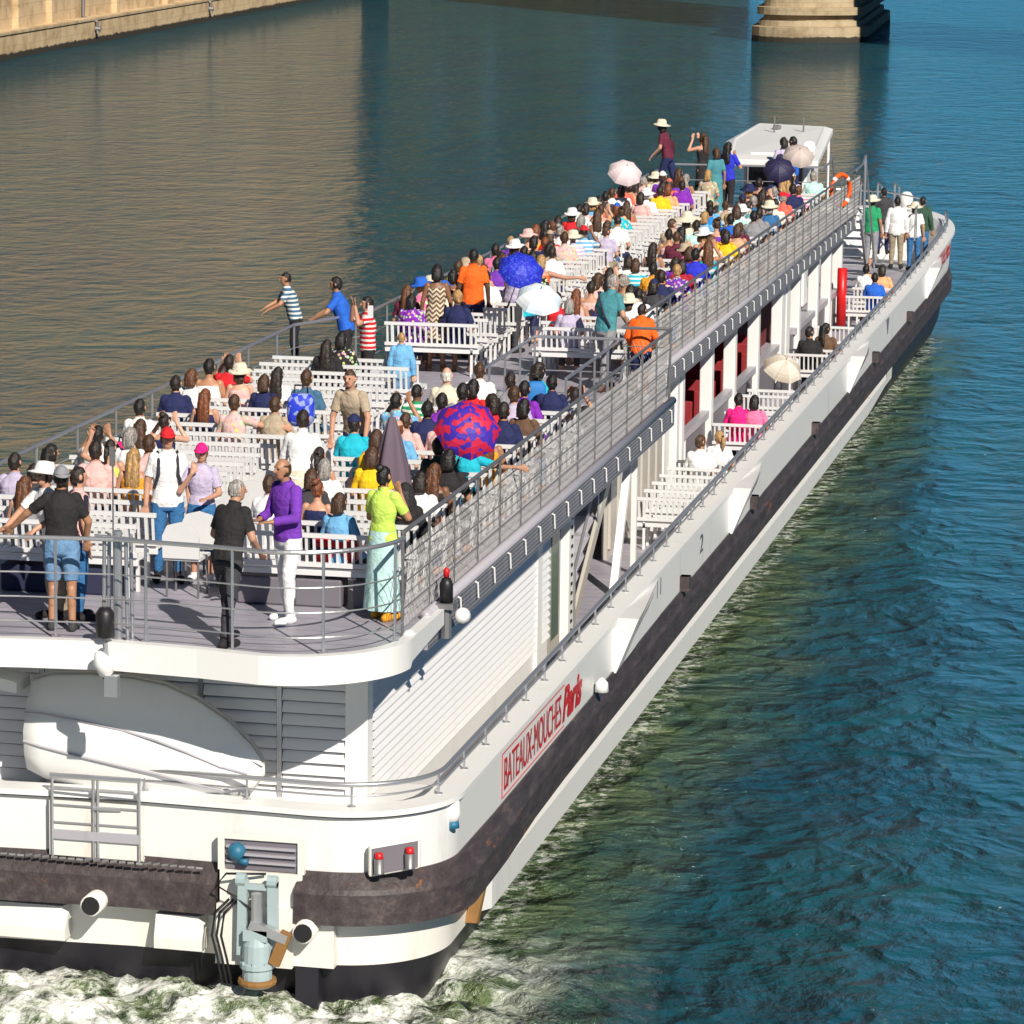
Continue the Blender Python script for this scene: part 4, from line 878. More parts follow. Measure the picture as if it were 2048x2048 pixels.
    for i, (n, a, c, r_) in enumerate(bones):
        names.append(n); a, c = np.array(a), np.array(c); d = c - a; t = np.clip(((C - a) @ d) / (d @ d), 0, 1); dist = np.linalg.norm(C - a - t[:, None] * d, axis=1) - r_
        m = dist < best; best[m] = dist[m]; which[m] = i; tt[m] = t[m]
    nm = np.array(names)[which]
    eye = np.zeros(nf, bool); lip = np.zeros(nf, bool)
    for s in (-1, 1):
        e = np.array(H + M @ Vector((.088, s * .032, .006))); eye |= np.linalg.norm((C - e) * [1, 1, 1.5], axis=1) < .016
    lp = np.array(H + M @ Vector((.092, 0, -.058))); lip = (np.abs(C[:, 2] - lp[2]) < .008) & (np.linalg.norm(C - lp, axis=1) < .028)
    mi = np.zeros(nf, int); mi[eye] = 1; mi[lip] = 2
    out_.materials.clear(); [out_.materials.append(x) for x in (SKIN, EYE, LIP)]
    out_.polygons.foreach_set('material_index', mi); out_.polygons.foreach_set('use_smooth', [True] * nf); out_.name = 'body_' + kind; out_.update()
    return dict(mesh=out_, co=co, no=no, F=F, C=C, nm=nm, t=tt, J=J, tor=((C - np.array(J['hip'])) @ np.array(ax)), cache={}, fem=fem)
BODY = {}
def body(kind, fem):
    if (kind, fem) not in BODY: BODY[(kind, fem)] = body_data(kind, fem)
    return BODY[(kind, fem)]
def garment(Bd, what, m_):
    key = (what, m_.name)
    if key in Bd['cache']: return Bd['cache'][key]
    nm, t, C, tor = Bd['nm'], Bd['t'], Bd['C'], Bd['tor']
    isn = lambda p: np.char.startswith(nm, p)
    torso = (nm == 'torso'); up, fo = isn('upper'), isn('fore'); th, sh, ft = isn('thigh'), isn('shin'), isn('foot'); nk = (nm == 'neck')
    off = 0.014
    if what == 'tee': mk = (torso & (tor > -.06)) | (up & (t < .72)) | (th & (tor > -.02))
    elif what == 'long': mk = (torso & (tor > -.06)) | up | (fo & (t < .93)) | (th & (tor > -.02))
    elif what == 'tank': mk = (torso & (tor > -.06) & (tor < .44)) | (up & (t < .0)) | (th & (tor > -.02))
    elif what == 'jacket': mk = (torso & (tor > -.10)) | up | (fo & (t < .95)) | nk | (th & (tor > -.06)); off = .026
    elif what == 'trousers': mk = (torso & (tor < .06)) | th | (sh & (t < .96)); off = .012
    elif what == 'cropped': mk = (torso & (tor < .06)) | th | (sh & (t < .35)); off = .016
    elif what == 'shorts': mk = (torso & (tor < .06)) | (th & (t < .86)); off = .018
    elif what == 'shoes': mk = ft | (sh & (t > .97)); off = .010
    F = Bd['F'][mk]; used = np.unique(F); idx = np.full(len(Bd['co']), -1); idx[used] = np.arange(len(used))
    wr = np.array([mnoise.noise(Vector(p) * 8.0) + .7 * abs(mnoise.noise(Vector((p[0] * 14, p[1] * 14, p[2] * 26)))) for p in Bd['co'][used]])
    V = Bd['co'][used] + Bd['no'][used] * (off + 0.009 * wr[:, None] if what != 'shoes' else off)
    me = bpy.data.meshes.new(what); me.from_pydata(V.tolist(), [], [tuple(dict.fromkeys(f)) for f in idx[F].tolist()]); me.materials.append(m_)
    me.polygons.foreach_set('use_smooth', [True] * len(me.polygons)); me.update(); Bd['cache'][key] = me; return me
def skirt_mesh(key, z0, z1, r0, r1, m_, x0=0.0):
    if key in BONES: return BONES[key]
    b = MB(); rs = []
    for i in range(9):
        u = i / 8; rs.append([(x0 + (r0[0] + (r1[0] - r0[0]) * u) * math.cos(a) * (1 + .05 * u * math.sin(7 * a)), (r0[1] + (r1[1] - r0[1]) * u) * math.sin(a) * (1 + .05 * u * math.sin(7 * a)), z0 + (z1 - z0) * u) for a in [2 * math.pi * k / 40 for k in range(40)]])
    b.rings(rs, cap=False); BONES[key] = b.mesh('skirt', m_, True); return BONES[key]
# hair and hats, built round the centre of the head, face towards +X
HEADW = {}
def headwear(kind):
    if kind in HEADW: return HEADW[kind]
    b = MB(); n = 28
    def cap_shell(keep, sx=.100, sy=.080, sz=.119, jig=.016, zc=0.0):
        ids = {}; k = 22
        for i in range(k + 1):
            e = math.pi * i / k
            for j in range(n):
                p = Vector((sx * math.sin(e) * math.cos(2 * math.pi * j / n), sy * math.sin(e) * math.sin(2 * math.pi * j / n), sz * math.cos(e)))
                q = p * (1 + jig / .1 * (.6 * mnoise.noise(p * 17) + .6 * mnoise.noise(p * 45))); ids[(i, j)] = (q + Vector((0, 0, zc)), p)
        o = len(b.v); b.v += [tuple(ids[(i, j)][0]) for i in range(k + 1) for j in range(n)]
        for i in range(k):
            for j in range(n):
                c = (ids[(i, j)][1] + ids[(i + 1, (j + 1) % n)][1]) / 2
                if keep(c): b.f.append(tuple(o + q for q in (i * n + j, (i + 1) * n + j, (i + 1) * n + (j + 1) % n, i * n + (j + 1) % n))); b.mi.append(0)
    def drape(z1, w0, w1, d=.06, back=-.075):
        rs = []
        for i in range(10):
            u = i / 9; z = .06 + (z1 - .06) * u; wd = w0 + (w1 - w0) * u; dd = d * (1 - .35 * u); cx = back - .035 * math.sin(u * 2.2)
            if i == 9: wd *= .55; dd *= .5
            rs.append([(cx + dd * math.cos(a) * (1 + .12 * math.sin(5 * a + 3 * u)), wd * math.sin(a) * (1 + .10 * math.sin(6 * a + i) + .12 * mnoise.noise(Vector((a * 2, i * .9, wd * 40)))), z) for a in [2 * math.pi * q / 18 for q in range(18)]])
        b.rings(rs)
    hl = lambda c: c.z > .045 or (c.x < .035 and c.z > -.06) or (c.x < -.03 and c.z > -.105)
    if kind == 'short': cap_shell(hl)
    elif kind == 'crop': cap_shell(lambda c: c.z > .05 or (c.x < .02 and c.z > -.045), .097, .0765, .116, .003)
    elif kind == 'fringe_bald': cap_shell(lambda c: c.z < .045 and c.x < .03 and c.z > -.07, .097, .077, .114, .003)
    elif kind == 'bob': cap_shell(lambda c: c.z > .045 or c.x < .045, .104, .086, .122); drape(-.15, .08, .085, .06, -.05)
    elif kind == 'long': cap_shell(lambda c: c.z > .045 or c.x < .04, .102, .084, .121); drape(-.40, .078, .105)
    elif kind == 'ponytail': cap_shell(hl, .098, .078, .117); b.tube([(-.1, 0, .03), (-.145, 0, .0), (-.15, 0.01, -.1), (-.13, 0.015, -.24)], [.025, .034, .032, .01], 10)
    elif kind == 'bun': cap_shell(hl, .098, .078, .117); ellipsoid(b, (-.085, 0, .105), .05, .05, .045)
    elif kind == 'hijab': cap_shell(lambda c: c.z > .05 or c.x < .055, .122, .105, .14, .003); drape(-.42, .11, .2, .10, -.03)
    elif kind == 'cap':
        cap_shell(lambda c: c.z > .028, .108, .088, .132, .001); b.rings([[(.07 + .125 * math.cos(a) * (1 if abs(a) < 1.6 else 0) + dz * 0, .088 * math.sin(a), .042 + dz - .02 * math.cos(a)) for a in [-1.5 + 3.0 * q / 12 for q in range(13)]] for dz in (0, .01)])
    elif kind == 'sunhat':
        b.lathe([(.215, .028), (.2, .022), (.15, .035), (.112, .05), (.108, .10), (.085, .145), (.0, .155)], (0, 0, 0), 26)
    elif kind == 'strawhat':
        b.lathe([(.29, .0), (.27, .01), (.18, .04), (.115, .055), (.108, .11), (.08, .16), (.0, .165)], (0, 0, 0), 28)
    elif kind == 'hood': cap_shell(lambda c: c.z > .06 or c.x < .05, .13, .115, .15, .004); drape(-.16, .11, .14, .09, -.05)
    HEADW[kind] = (b.v, b.f); return HEADW[kind]
HWM = {}
def head_mesh(kind, m_):
    if (kind, m_.name) not in HWM:
        v, f = headwear(kind); me = bpy.data.meshes.new(kind); me.from_pydata(v, [], f); me.materials.append(m_); me.polygons.foreach_set('use_smooth', [True] * len(f)); me.update(); HWM[(kind, m_.name)] = me
    return HWM[(kind, m_.name)]
HATS = ('cap', 'sunhat', 'strawhat', 'hood', 'hijab')
TONES = dict(pale=(.62, .36, .25), fair=(.55, .29, .19), tan=(.42, .21, .12), brown=(.22, .10, .055), dark=(.10, .05, .03))
HC = dict(black=(.012, .010, .010), dark=(.022, .015, .012), brown=(.06, .03, .016), chestnut=(.11, .045, .02), auburn=(.16, .05, .02), blond=(.36, .22, .09), grey=(.25, .24, .23), white=(.6, .58, .54))
CC = dict(azure=(.01, .22, .62), white=(.80, .80, .80), cream=(.70, .64, .50), black=(.018, .016, .018), charcoal=(.045, .043, .05), grey=(.26, .26, .28), lilac=(.50, .44, .60), navy=(.012, .018, .085), blue=(.015, .12, .58), cobalt=(.02, .03, .55), skyblue=(.16, .42, .70), turquoise=(.01, .46, .60), teal=(.06, .25, .29), green=(.015, .30, .12), darkgreen=(.03, .08, .05), lime=(.55, .78, .12), yellow=(.85, .55, .01), gold=(.72, .32, .02), orange=(.90, .13, .008), peach=(.85, .40, .20), coral=(.75, .14, .10), red=(.62, .012, .02), crimson=(.40, .01, .03), maroon=(.12, .012, .035), pink=(.78, .18, .36), hotpink=(.85, .01, .22), palepink=(.72, .45, .42), purple=(.17, .035, .42), violet=(.22, .02, .42), brown=(.13, .07, .04), beige=(.44, .35, .25), khaki=(.30, .25, .17), denim=(.03, .14, .33), lightdenim=(.14, .27, .46), aqua=(.48, .72, .68), steelblue=(.05, .14, .24))
NAMES = dict(skyblue='sky blue', darkgreen='dark green', hotpink='hot pink', palepink='pale pink', steelblue='steel blue', lightdenim='light denim')
def cname(c): return NAMES.get(c, c)
def col(o, c): o.color = (*c, 1); return o
def person(loc, rz, kind='stand', fem=False, skin='fair', hair='short', hairc='dark', top='tee', topc='white', bot='trousers', botc='navy', hat=None, hatc='white', shoes=None, s=1.0, topm=None, skirt=None, skirtc=None, skirtm=None, group=None, hatyaw=0.0):
    Bd = body(kind, fem); J = Bd['J']
    root = link('person', Bd['mesh']); root.scale = (s, s, s)
    sit = kind.startswith('sit'); root.location = (loc[0], loc[1], loc[2] + (.53 * (1 - s) if sit else 0)); root.rotation_euler = (0, 0, rz)
    t = TONES[skin]; j = rng.uniform(.88, 1.1); col(root, tuple(c * j for c in t))
    if top: col(link('dress' if skirt == 'dress' else ('jacket' if top == 'jacket' else 'shirt'), garment(Bd, top, topm or CLOTH), root), CC[topc])
    if bot and not (skirt and not sit): col(link('shorts' if bot == 'shorts' else 'trousers', garment(Bd, bot, CLOTH), root), CC[botc])
    if skirt and not sit:
        z1 = {'dress': .50, 'long': .12, 'short': .55}[skirt]
        me = skirt_mesh((skirt, (skirtm or topm or CLOTH).name, sit), 1.08 if skirt == 'dress' else 1.02, z1, (.125, .165), (.20, .24) if z1 > .3 else (.19, .22), skirtm or topm or CLOTH)
        col(link('skirt', me, root), CC[skirtc or topc])
    if shoes is None and not sit: shoes = 'black'
    if shoes: col(link('shoes', garment(Bd, 'shoes', CLOTH), root), CC[shoes])
    if hair: 
        h = col(link('hair', head_mesh(hair, HAIR), root), HC[hairc]); h.location = J['head'] + Vector((-.004, 0, .0)); h.rotation_euler = (0, 0, J['yaw'])
    if hat:
        h = col(link({'cap': 'cap', 'hood': 'hood', 'hijab': 'headscarf'}.get(hat, 'hat'), head_mesh(hat, CLOTH), root), CC[hatc]); h.location = J['head'] + Vector((-.004, 0, .0)); h.rotation_euler = (0, 0 if hat in ('cap', 'hijab', 'hood') else -0.16, J['yaw'] + hatyaw)
    root['category'] = 'person'
    if group: root['group'] = group
    return root
# ------------------------------------------------------------------ benches
def bench_parts(wd):
    s = MB()
    for k in range(6): s.box(0.03 + k * 0.072, 0.075 + k * 0.072, -wd / 2, wd / 2, 0.415, 0.44)
    s.box(0.02, 0.05, -wd / 2, wd / 2, 0.36, 0.415); s.box(0.40, 0.43, -wd / 2, wd / 2, 0.36, 0.415)
    bk = MB(); n = int(wd / 0.085)
    bk.box(-.042, -.006, -wd / 2, wd / 2, .785, .835); bk.box(-.015, .03, -wd / 2, wd / 2, .46, .51)
    for k in range(n):
        y = -wd / 2 + (k + .5) * wd / n; bk.obox((-.005, y, .645), (.009, 0, -.001), (0, .015, 0), (-.018, 0, .14))
    lg = MB(); lg.box(0.02, 0.06, -.02, .02, 0, .42); lg.box(.38, .42, -.02, .02, 0, .42); lg.box(.02, .42, -.02, .02, .34, .38); lg.beam((.03, 0, .42), (-.03, 0, .8), .035, .035)
    return s.mesh('seat', BENCHW), bk.mesh('backrest', BENCHW), lg.mesh('leg', BENCHW)
_bp = {}
def bench(x, y0, y1, z, label, group, rz=0):
    wd = round(y1 - y0, 2)
    if wd not in _bp: _bp[wd] = bench_parts(wd)
    se, ba, le = _bp[wd]; e = empty('slatted_bench', (x, (y0 + y1) / 2, z), rz); tag(e, label, 'bench', group)
    link('seat', se, e); link('backrest', ba, e)
    for k in (-1, 1): link('leg', le, e).location = (0, k * (wd / 2 - .12), 0)
    return e
AROWS = [38.75 + .735 * k for k in range(20)]; FROWS = [57.1 + .735 * k for k in range(34)]
S_A, P_A, S_F, P_F = (8.98, 11.05), (11.98, 14.2), (9.62, 11.2), (12.05, 13.56)
for k, x in enumerate(AROWS):
    if x < 49.5: bench(x, *S_A, DECKZ, f'white slatted bench on the starboard side, {ORD[k]} aft row from the stern', 'slatted benches on the upper deck')
    bench(x, *P_A, DECKZ, f'white slatted bench on the port side, {ORD[k]} aft row from the stern', 'slatted benches on the upper deck')
for k, x in enumerate(FROWS):
    bench(x, *S_F, DECKZ, f'white slatted bench on the starboard side, {ORD[k]} forward row counted towards the bow', 'slatted benches on the upper deck')
    bench(x, *P_F, DECKZ, f'white slatted bench on the port side, {ORD[k]} forward row counted towards the bow', 'slatted benches on the upper deck')
LROWS = [57.0, 57.75, 58.5, 59.25, 60.0, 60.75, 64.95, 66.4, 68.6, 69.35, 74.6, 75.35, 79.2, 84.9, 86.6]
for k, x in enumerate(LROWS):
    bench(x, 8.62, 9.5, MAIN, f'short white slatted bench on the lower side deck, {ORD[k]} from the staircase', 'short benches on the lower side deck')
# single moulded chairs standing in the aisle
def chair_mesh():
    b = MB(); b.box(0, .42, -.21, .21, .42, .455)
    pr = [(-.03, -.21, .45), (-.05, -.21, .70), (-.06, -.15, .82), (-.065, 0, .86), (-.06, .15, .82), (-.05, .21, .70), (-.03, .21, .45)]
    b.rings([pr, [(x + .03, y, z) for x, y, z in pr]])
    lg = MB(); lg.tube([(0, 0, .42), (0, 0, 0)], .014, 6); return b.mesh('shell', BENCHW), lg.mesh('leg', DSTEEL)
_ch = chair_mesh()
for k in range(9):
    e = empty('moulded_chair', (AROWS[k] + .15, 11.52, DECKZ)); tag(e, f'white chair with rounded back in the aisle beside the {ORD[k]} aft row', 'chair', 'moulded chairs in the aisle')
    link('shell', _ch[0], e)
    for dx, dy in ((.03, .18), (.03, -.18), (.38, .18), (.38, -.18)): link('leg', _ch[1], e).location = (dx, dy, 0)
# ------------------------------------------------------------------ umbrellas
def m_umb(name, kind, c0, c1):
    m = mat(name, c0, 0.6); v = coords(m)
    if kind == 'blotch':
        vo = nd(m, 'ShaderNodeTexVoronoi'); vo.inputs['Scale'].default_value = 15; lk(m, v, vo.inputs['Vector'])
        sp = nd(m, 'ShaderNodeSeparateColor'); lk(m, vo.outputs['Color'], sp.inputs[0])
        c = mixc(m, math_(m, 'GREATER_THAN', sp.outputs[0], .5), c0, c1)
    elif kind == 'fleck': c = mixc(m, smooth(m, nz(m, v, 26, 3), .5, .62), c0, c1)
    elif kind == 'panel':
        s = nd(m, 'ShaderNodeSeparateXYZ'); lk(m, v, s.inputs[0])
        a = math_(m, 'ARCTAN2', s.outputs[1], s.outputs[0]); c = mixc(m, math_(m, 'GREATER_THAN', math_(m, 'FRACT', math_(m, 'MULTIPLY', math_(m, 'ADD', a, 4), .6366)), .5), c0, c1)
    else: c = mixc(m, nz(m, v, 4, 3), c0, c1)
    lk(m, c, B(m).inputs['Base Color']); B(m).inputs['Transmission Weight'].default_value = 0.0; return m
def canopy(rad, m_):
    b = MB(); n = 8; k = 6; rs = []
    for i in range(k + 1):
        u = i / k; r = []
        for j in range(n * 4):
            a = 2 * math.pi * j / (n * 4); sc = 1 - .10 * u * abs(math.sin(a * n / 2)) ** 1.0
            r.append((rad * math.sin(u * 1.15) / math.sin(1.15) * sc * math.cos(a), rad * math.sin(u * 1.15) / math.sin(1.15) * sc * math.sin(a), -rad * .62 * (1 - math.cos(u * 1.15)) / (1 - math.cos(1.15)) - .012 * u * abs(math.sin(a * n / 2))))
        rs.append(r)
    rs[0] = [(x * 0 + .001 * math.cos(q), .001 * math.sin(q), 0) for q, (x, y, z) in enumerate(rs[0])]
    b.rings(rs, cap=False); return b.mesh('canopy', m_, False)
def umbrella(px, py, z, rad, m_, label, ax=None, x=None):
    p = at_z(px, py, z) if x is None else at_x(px, py, x)
    a = Vector(ax or (-.45, -.25, 1)).normalized()
    e = link('umbrella', None); e.empty_display_size = .2; q = a.to_track_quat('Z', 'Y'); e.rotation_mode = 'QUATERNION'; e.rotation_quaternion = q; e.location = p - a * .85
    tag(e, label, 'umbrella', 'open umbrellas among the passengers')
    c = link('canopy', canopy(rad, m_), e); c.location = (0, 0, .85 + .2)
    b = MB(); b.tube([(0, 0, 0), (0, 0, 1.1)], .008, 6); b.obj('shaft', DSTEEL, e)
    b = MB(); b.tube([(0, 0, -.1), (0, 0, .05)], .016, 8); b.obj('handle', BLACK, e)
    for k in range(8):
        b = MB(); t = 2 * math.pi * k / 8; b.tube([(.01 * math.cos(t), .01 * math.sin(t), 1.04)] + [(rad * math.sin(u * 1.15) / math.sin(1.15) * math.cos(t), rad * math.sin(u * 1.15) / math.sin(1.15) * math.sin(t), 1.04 - rad * .62 * (1 - math.cos(u * 1.15)) / (1 - math.cos(1.15))) for u in (.35, .7, 1)], .004, 4); b.obj('rib', DSTEEL, e)
    return e
umbrella(936, 856, 5.42, .40, m_umb('red_purple_print', 'blotch', (.55, .012, .06), (.05, .02, .36)), 'umbrella printed in red and purple patches held by a person in turquoise', (-.75, -.3, .6))
umbrella(1043, 540, 5.5, .385, m_umb('blue_fleck', 'fleck', (.012, .02, .50), (.05, .10, .66)), 'large bright blue flecked umbrella beside the person in the purple top', (-.6, -.35, .7))
umbrella(1078, 598, 5.25, .37, m_umb('pale_panels', 'panel', (.62, .72, .80), (.74, .78, .80)), 'pale blue and white panelled umbrella over the first forward bench', (-.5, -.25, .85))
umbrella(1250, 345, 5.5, .37, m_umb('pale_pink', 'plain', (.68, .55, .58), (.74, .62, .62)), 'pale pink umbrella at the port rail near the bow', (-.6, -.3, .75))
umbrella(1558, 340, 5.5, .34, m_umb('dark_navy', 'plain', (.016, .014, .05), (.03, .025, .08)), 'dark navy umbrella held below the wheelhouse roof', (-.7, -.1, .65))
umbrella(1597, 312, 5.6, .35, m_umb('pinkish_grey', 'plain', (.46, .38, .35), (.54, .46, .42)), 'pinkish grey umbrella in front of the wheelhouse roof', (-.6, -.2, .75))
umbrella(1566, 735, 2.42, .40, m_umb('beige_panels', 'panel', (.52, .45, .37), (.66, .60, .52)), 'beige umbrella on the lower side deck beside the window sill', (-.45, -.35, .8))
# closed sunshade with a grey purple cover
def closed_shade():
    p = at_z(783, 945, 4.85); e = empty('closed_parasol', (p.x, p.y, DECKZ)); tag(e, 'tall closed parasol in a grey purple cover standing between the starboard benches', 'parasol')
    m = mat('grey_purple_canvas', (.13, .095, .13), .85)
    b = MB(); b.rings([[(r * math.cos(a) * (1 + .18 * math.sin(5 * a)), r * math.sin(a) * (1 + .18 * math.sin(5 * a)), z) for a in [2 * math.pi * k / 30 for k in range(30)]] for r, z in ((.26, .42), (.25, .6), (.19, 1.0), (.11, 1.35), (.04, 1.6))]); b.obj('cover', m, e, True)
    b = MB(); b.tube([(0, 0, 0), (0, 0, 1.66)], .018, 8); b.obj('pole', DSTEEL, e)
closed_shade()

# ------------------------------------------------------------------ seated passengers: x y (head, photo px) | build skin hair colour | garment colour | extras
SEATS = '''
31 918 sit m fair short dark tee lilac
69 926 sit m fair short dark tee charcoal
52 958 sit f fair long chestnut tank grey
104 902 sitr f tan bob black tank grey
193 898 sit m fair short dark tee palepink
198 856 situp m tan short black tee white
222 872 sitwave f fair ponytail dark tank lime
262 856 sit f fair bob grey tee white
283 858 sit f tan long brown tee white
281 815 sit m tan short black tee white
270 905 sit f fair long blond tank gold
342 758 sit m fair short dark tee navy
364 757 sit f fair bob chestnut tee white
330 842 situp f pale bun dark tank navy
300 873 sit m fair short brown tee palepink
420 737 sit m tan short black tank white
412 782 sit f fair long auburn tank navy
460 716 situp m fair short dark tee red
482 741 sit f pale bob brown tank palepink sunhat:cream
530 760 sit f fair bob brown tee navy
557 744 sit f fair long dark tee white
614 741 sit m fair short brown tee steelblue
470 806 sitarm f fair short brown tee palepink - floral
551 803 sit m fair short brown tee beige
655 682 sit f tan long dark jacket black
684 684 sit f tan bob black jacket black - floral
709 845 sit m fair short dark tee turquoise cap:navy
754 852 sit f fair bob brown tank black
797 843 sit m pale fringe_bald auburn tee skyblue
812 848 sit f fair short brown tee palepink
788 798 situp m tan short black tee skyblue - floral
834 782 sit m brown crop black tee green - bands
857 810 sit m brown short black tee navy
885 798 sit m brown short black tee violet
887 831 sit m brown crop black tee palepink
926 797 sit m brown short black tee grey
947 778 sit f brown bob black tee red
895 750 sit m pale fringe_bald white tee cream
961 731 sit m fair short brown tee white
1008 822 sit m tan short dark tee navy
1002 857 sit f tan long auburn tank gold
940 882 sitarm f fair short blond tee turquoise
878 898 sit m tan short dark tee darkgreen
905 922 sit f tan bob black tee black
870 938 sit f brown long chestnut tank black
894 960 sit f fair bob dark tee white
833 985 sit f tan long black jacket black hijab:black
746 905 sit f fair bob brown tee yellow
640 908 sit f fair ponytail dark tank coral
625 935 sit f fair bob brown tee charcoal
636 965 sit f fair bun auburn tank navy
652 952 sit f pale bob grey tee white
680 1005 sit f fair bob brown tee skyblue
540 972 sit m fair short brown tee white
1022 757 sit m fair short dark tee grey
1003 713 sit f tan bob black tee black
1050 730 sit f tan short black tee violet
1070 702 sit m tan short black tee black
1030 765 sit m fair short brown tee lilac
1068 775 sit f tan bob black tee brown
978 705 sit m fair short dark tee navy
1105 790 sit f tan short black tee navy
824 592 sit f brown bob black jacket violet - floral
852 562 situp f brown bob black tee white sunhat:cream
880 546 sit f brown short black tee navy
907 546 sit f brown bob black tank peach
920 558 sit m brown short black tee black
961 494 sitarm m brown short black tee pink
995 527 sit m tan short black tee purple
974 556 sit m tan crop dark tee white
1004 498 sit f tan bob dark tee grey
1030 495 sit f fair bob brown tee white sunhat:white
1049 497 sit f tan short black tee palepink
1067 508 sit f tan bob black tank black
1088 508 sitarm f fair bob blond tank orange
1091 479 sit m fair short auburn tee navy
1069 471 sit f tan bob black tank palepink
1029 464 sit f fair short white tank palepink sunhat:palepink
1048 457 sit f tan bob auburn tank gold
1081 435 sit f tan bob dark tank gold
1130 472 sit m fair short brown tee palepink - floral
1111 424 sit f fair bob brown tee red sunhat:white
1133 416 sit m tan short black tee white
1140 400 sit f fair bob blond tee skyblue sunhat:cream
1163 434 sit f pale bob grey tee steelblue
1159 402 sit f tan bob dark tee palepink
1168 388 sit m tan short black tee charcoal
1192 406 sit f tan bob black tank coral
1196 424 sit f tan long brown tee white
1235 408 sit f fair bob auburn tee peach cap:blue
1255 402 sit f tan long brown tank coral
1209 368 sit m tan short black tee coral
1230 370 sit f tan bob dark tank peach
1244 374 sit f tan bob brown tee white
1258 366 sit f fair long dark tank maroon
1299 330 sit f fair bob dark tee beige
1312 322 sit f fair short brown tee cream sunhat:cream
1326 328 sit m fair short brown tee purple cap:white
1340 322 sit f fair bob dark tee coral cap:coral
1358 337 sit f fair long brown tee lilac
1327 350 sit f tan bob dark tee maroon
1337 372 sit f fair bob auburn tee peach
1321 376 sit m fair short dark tee yellow
1293 380 sit m fair short white tee white sunhat:white
1357 434 sit f fair bob brown tee cream strawhat:cream
1339 461 sit f tan short black tank palepink
1354 473 sit m tan crop brown tee maroon
1394 450 sit m fair short dark tee aqua
1421 425 sit m tan short black tee azure
1462 439 sit m tan short black tee blue
1486 393 sit m fair short dark tee pink cap:navy
1484 416 sit f fair short white tee white sunhat:white
1420 476 sit f tan bob black tee hotpink
1472 473 sit f fair bob dark tee yellow
1448 470 sit f tan short dark tee gold
1307 492 sit f tan long dark tank grey
1379 498 sit f fair bob brown tee maroon
1426 505 sit m tan short black tee cobalt
1258 517 sit f tan bob dark tee white
1272 523 sit f fair bob brown tee turquoise - bands
1242 548 sit f fair long chestnut tank palepink
1307 528 sit m tan short black tee gold
1320 545 sit f fair bob brown tee palepink
1262 572 sit f tan bob dark tee white
1236 611 sit f fair bob brown tee grey
1258 604 sit f fair bob brown tee white sunhat:cream
1393 548 sit f fair bob dark tee crimson
1140 607 sit f fair bob grey tee lilac
1154 578 sit f fair long auburn tank palepink
1183 576 sit m fair short dark tank palepink
1115 580 sitwave f tan bob dark tee red
1283 594 sit m tan short black tee white
1309 602 sit f tan bob dark tee charcoal cap:navy
1218 592 sit m tan short dark tee cobalt
1518 364 sit m fair short black tank peach
1540 395 sit f tan bob brown tank peach
1549 383 sit m fair short grey tee white
1565 368 sit f fair long blond tee hotpink
1500 372 sit f fair short grey tee beige
1590 380 sit m tan short dark tee navy
1528 425 sit m tan short dark tee grey
1500 450 sit f fair bob brown tank peach
1388 382 sit m tan short dark tee violet
1410 425 sit f fair bob blond tee skyblue
1370 405 sit m fair short dark tee skyblue
1352 520 sit f tan bob dark tee purple
1450 540 sit m fair short brown tee steelblue
1340 555 sit m tan short dark tee navy
1487 497 sit f fair bob brown tee charcoal
1545 440 sit m tan short black tee grey
1220 330 sit m fair short brown tee white
1282 385 sit f fair bob dark tee palepink
1215 445 sit f fair bob brown tee white
1105 505 sit m fair short dark tee white
'''
HAIRW = dict(short='short', crop='cropped', fringe_bald='thin', bob='bobbed', long='long', ponytail='tied', bun='pinned-up')
HATW = dict(cap='cap', sunhat='sun hat', strawhat='wide straw hat', hood='hood', hijab='headscarf')
GARW = dict(tee='top', tank='sleeveless top', jacket='coat', long='shirt')
def slots(row, fwd): return (S_F, P_F) if fwd else ((P_A,) if row > 49.5 else (S_A, P_A))
taken = []; seated = []
row_ = AROWS[14]; q_ = at_x(1079, 776, row_ + .24)
o = person((row_ + .17, q_.y, DECKZ), 0.2, 'sitr', True, 'fair', 'bob', 'dark', 'tee', 'turquoise', 'trousers', 'teal', group='passengers seated on the upper deck'); o['label'] = 'person in turquoise top wearing a bright blue backpack beside the staircase opening'
taken.append((row_, q_.y)); PACK = Vector((row_ - .02, q_.y, DECKZ + .74))
for line in SEATS.strip().split('\n'):
    f = line.split(); px, py = float(f[0]), float(f[1]); kind, sx, skin, hair, hc, top, tc = f[2:9]
    hat = hatc = None; pat = None
    if len(f) > 9 and f[9] != '-': hat, hatc = f[9].split(':')
    if len(f) > 10: pat = f[10]
    p = at_z(px, py, DECKZ + 1.22); fwd = p.x > 55
    rows = FROWS if fwd else AROWS; pick = None
    for r in sorted(rows, key=lambda r: abs(r + .24 - p.x))[:8]:
        q = at_x(px, py, r + .24); y = q.y
        for lo, hi in slots(r, fwd):
            if lo - .32 < y < hi + .32:
                yy = min(max(y, lo + .2), hi - .2)
                if all(abs(r - a) > .1 or abs(yy - c) > .40 for a, c in taken): pick = (r, yy); break
        if pick: break
    if pick is None: continue
    taken.append(pick); r, y = pick
    o = person((r + .17, y, DECKZ), rng.uniform(-.18, .18), kind, sx == 'f', skin, hair, hc, top, tc, rng.choice(['trousers', 'shorts', 'trousers']), rng.choice(['navy', 'denim', 'charcoal', 'khaki', 'lightdenim', 'black']),
               hat, hatc or 'white', None, rng.uniform(.92, 1.0) * (.95 if sx == 'f' else 1.0), topm={'floral': CL_FLO, 'bands': CL_BAND, None: None}[pat], group='passengers seated on the upper deck')
    seated.append((o, fwd, rows.index(r), y, hair, hc, top, tc, hat, hatc, pat))
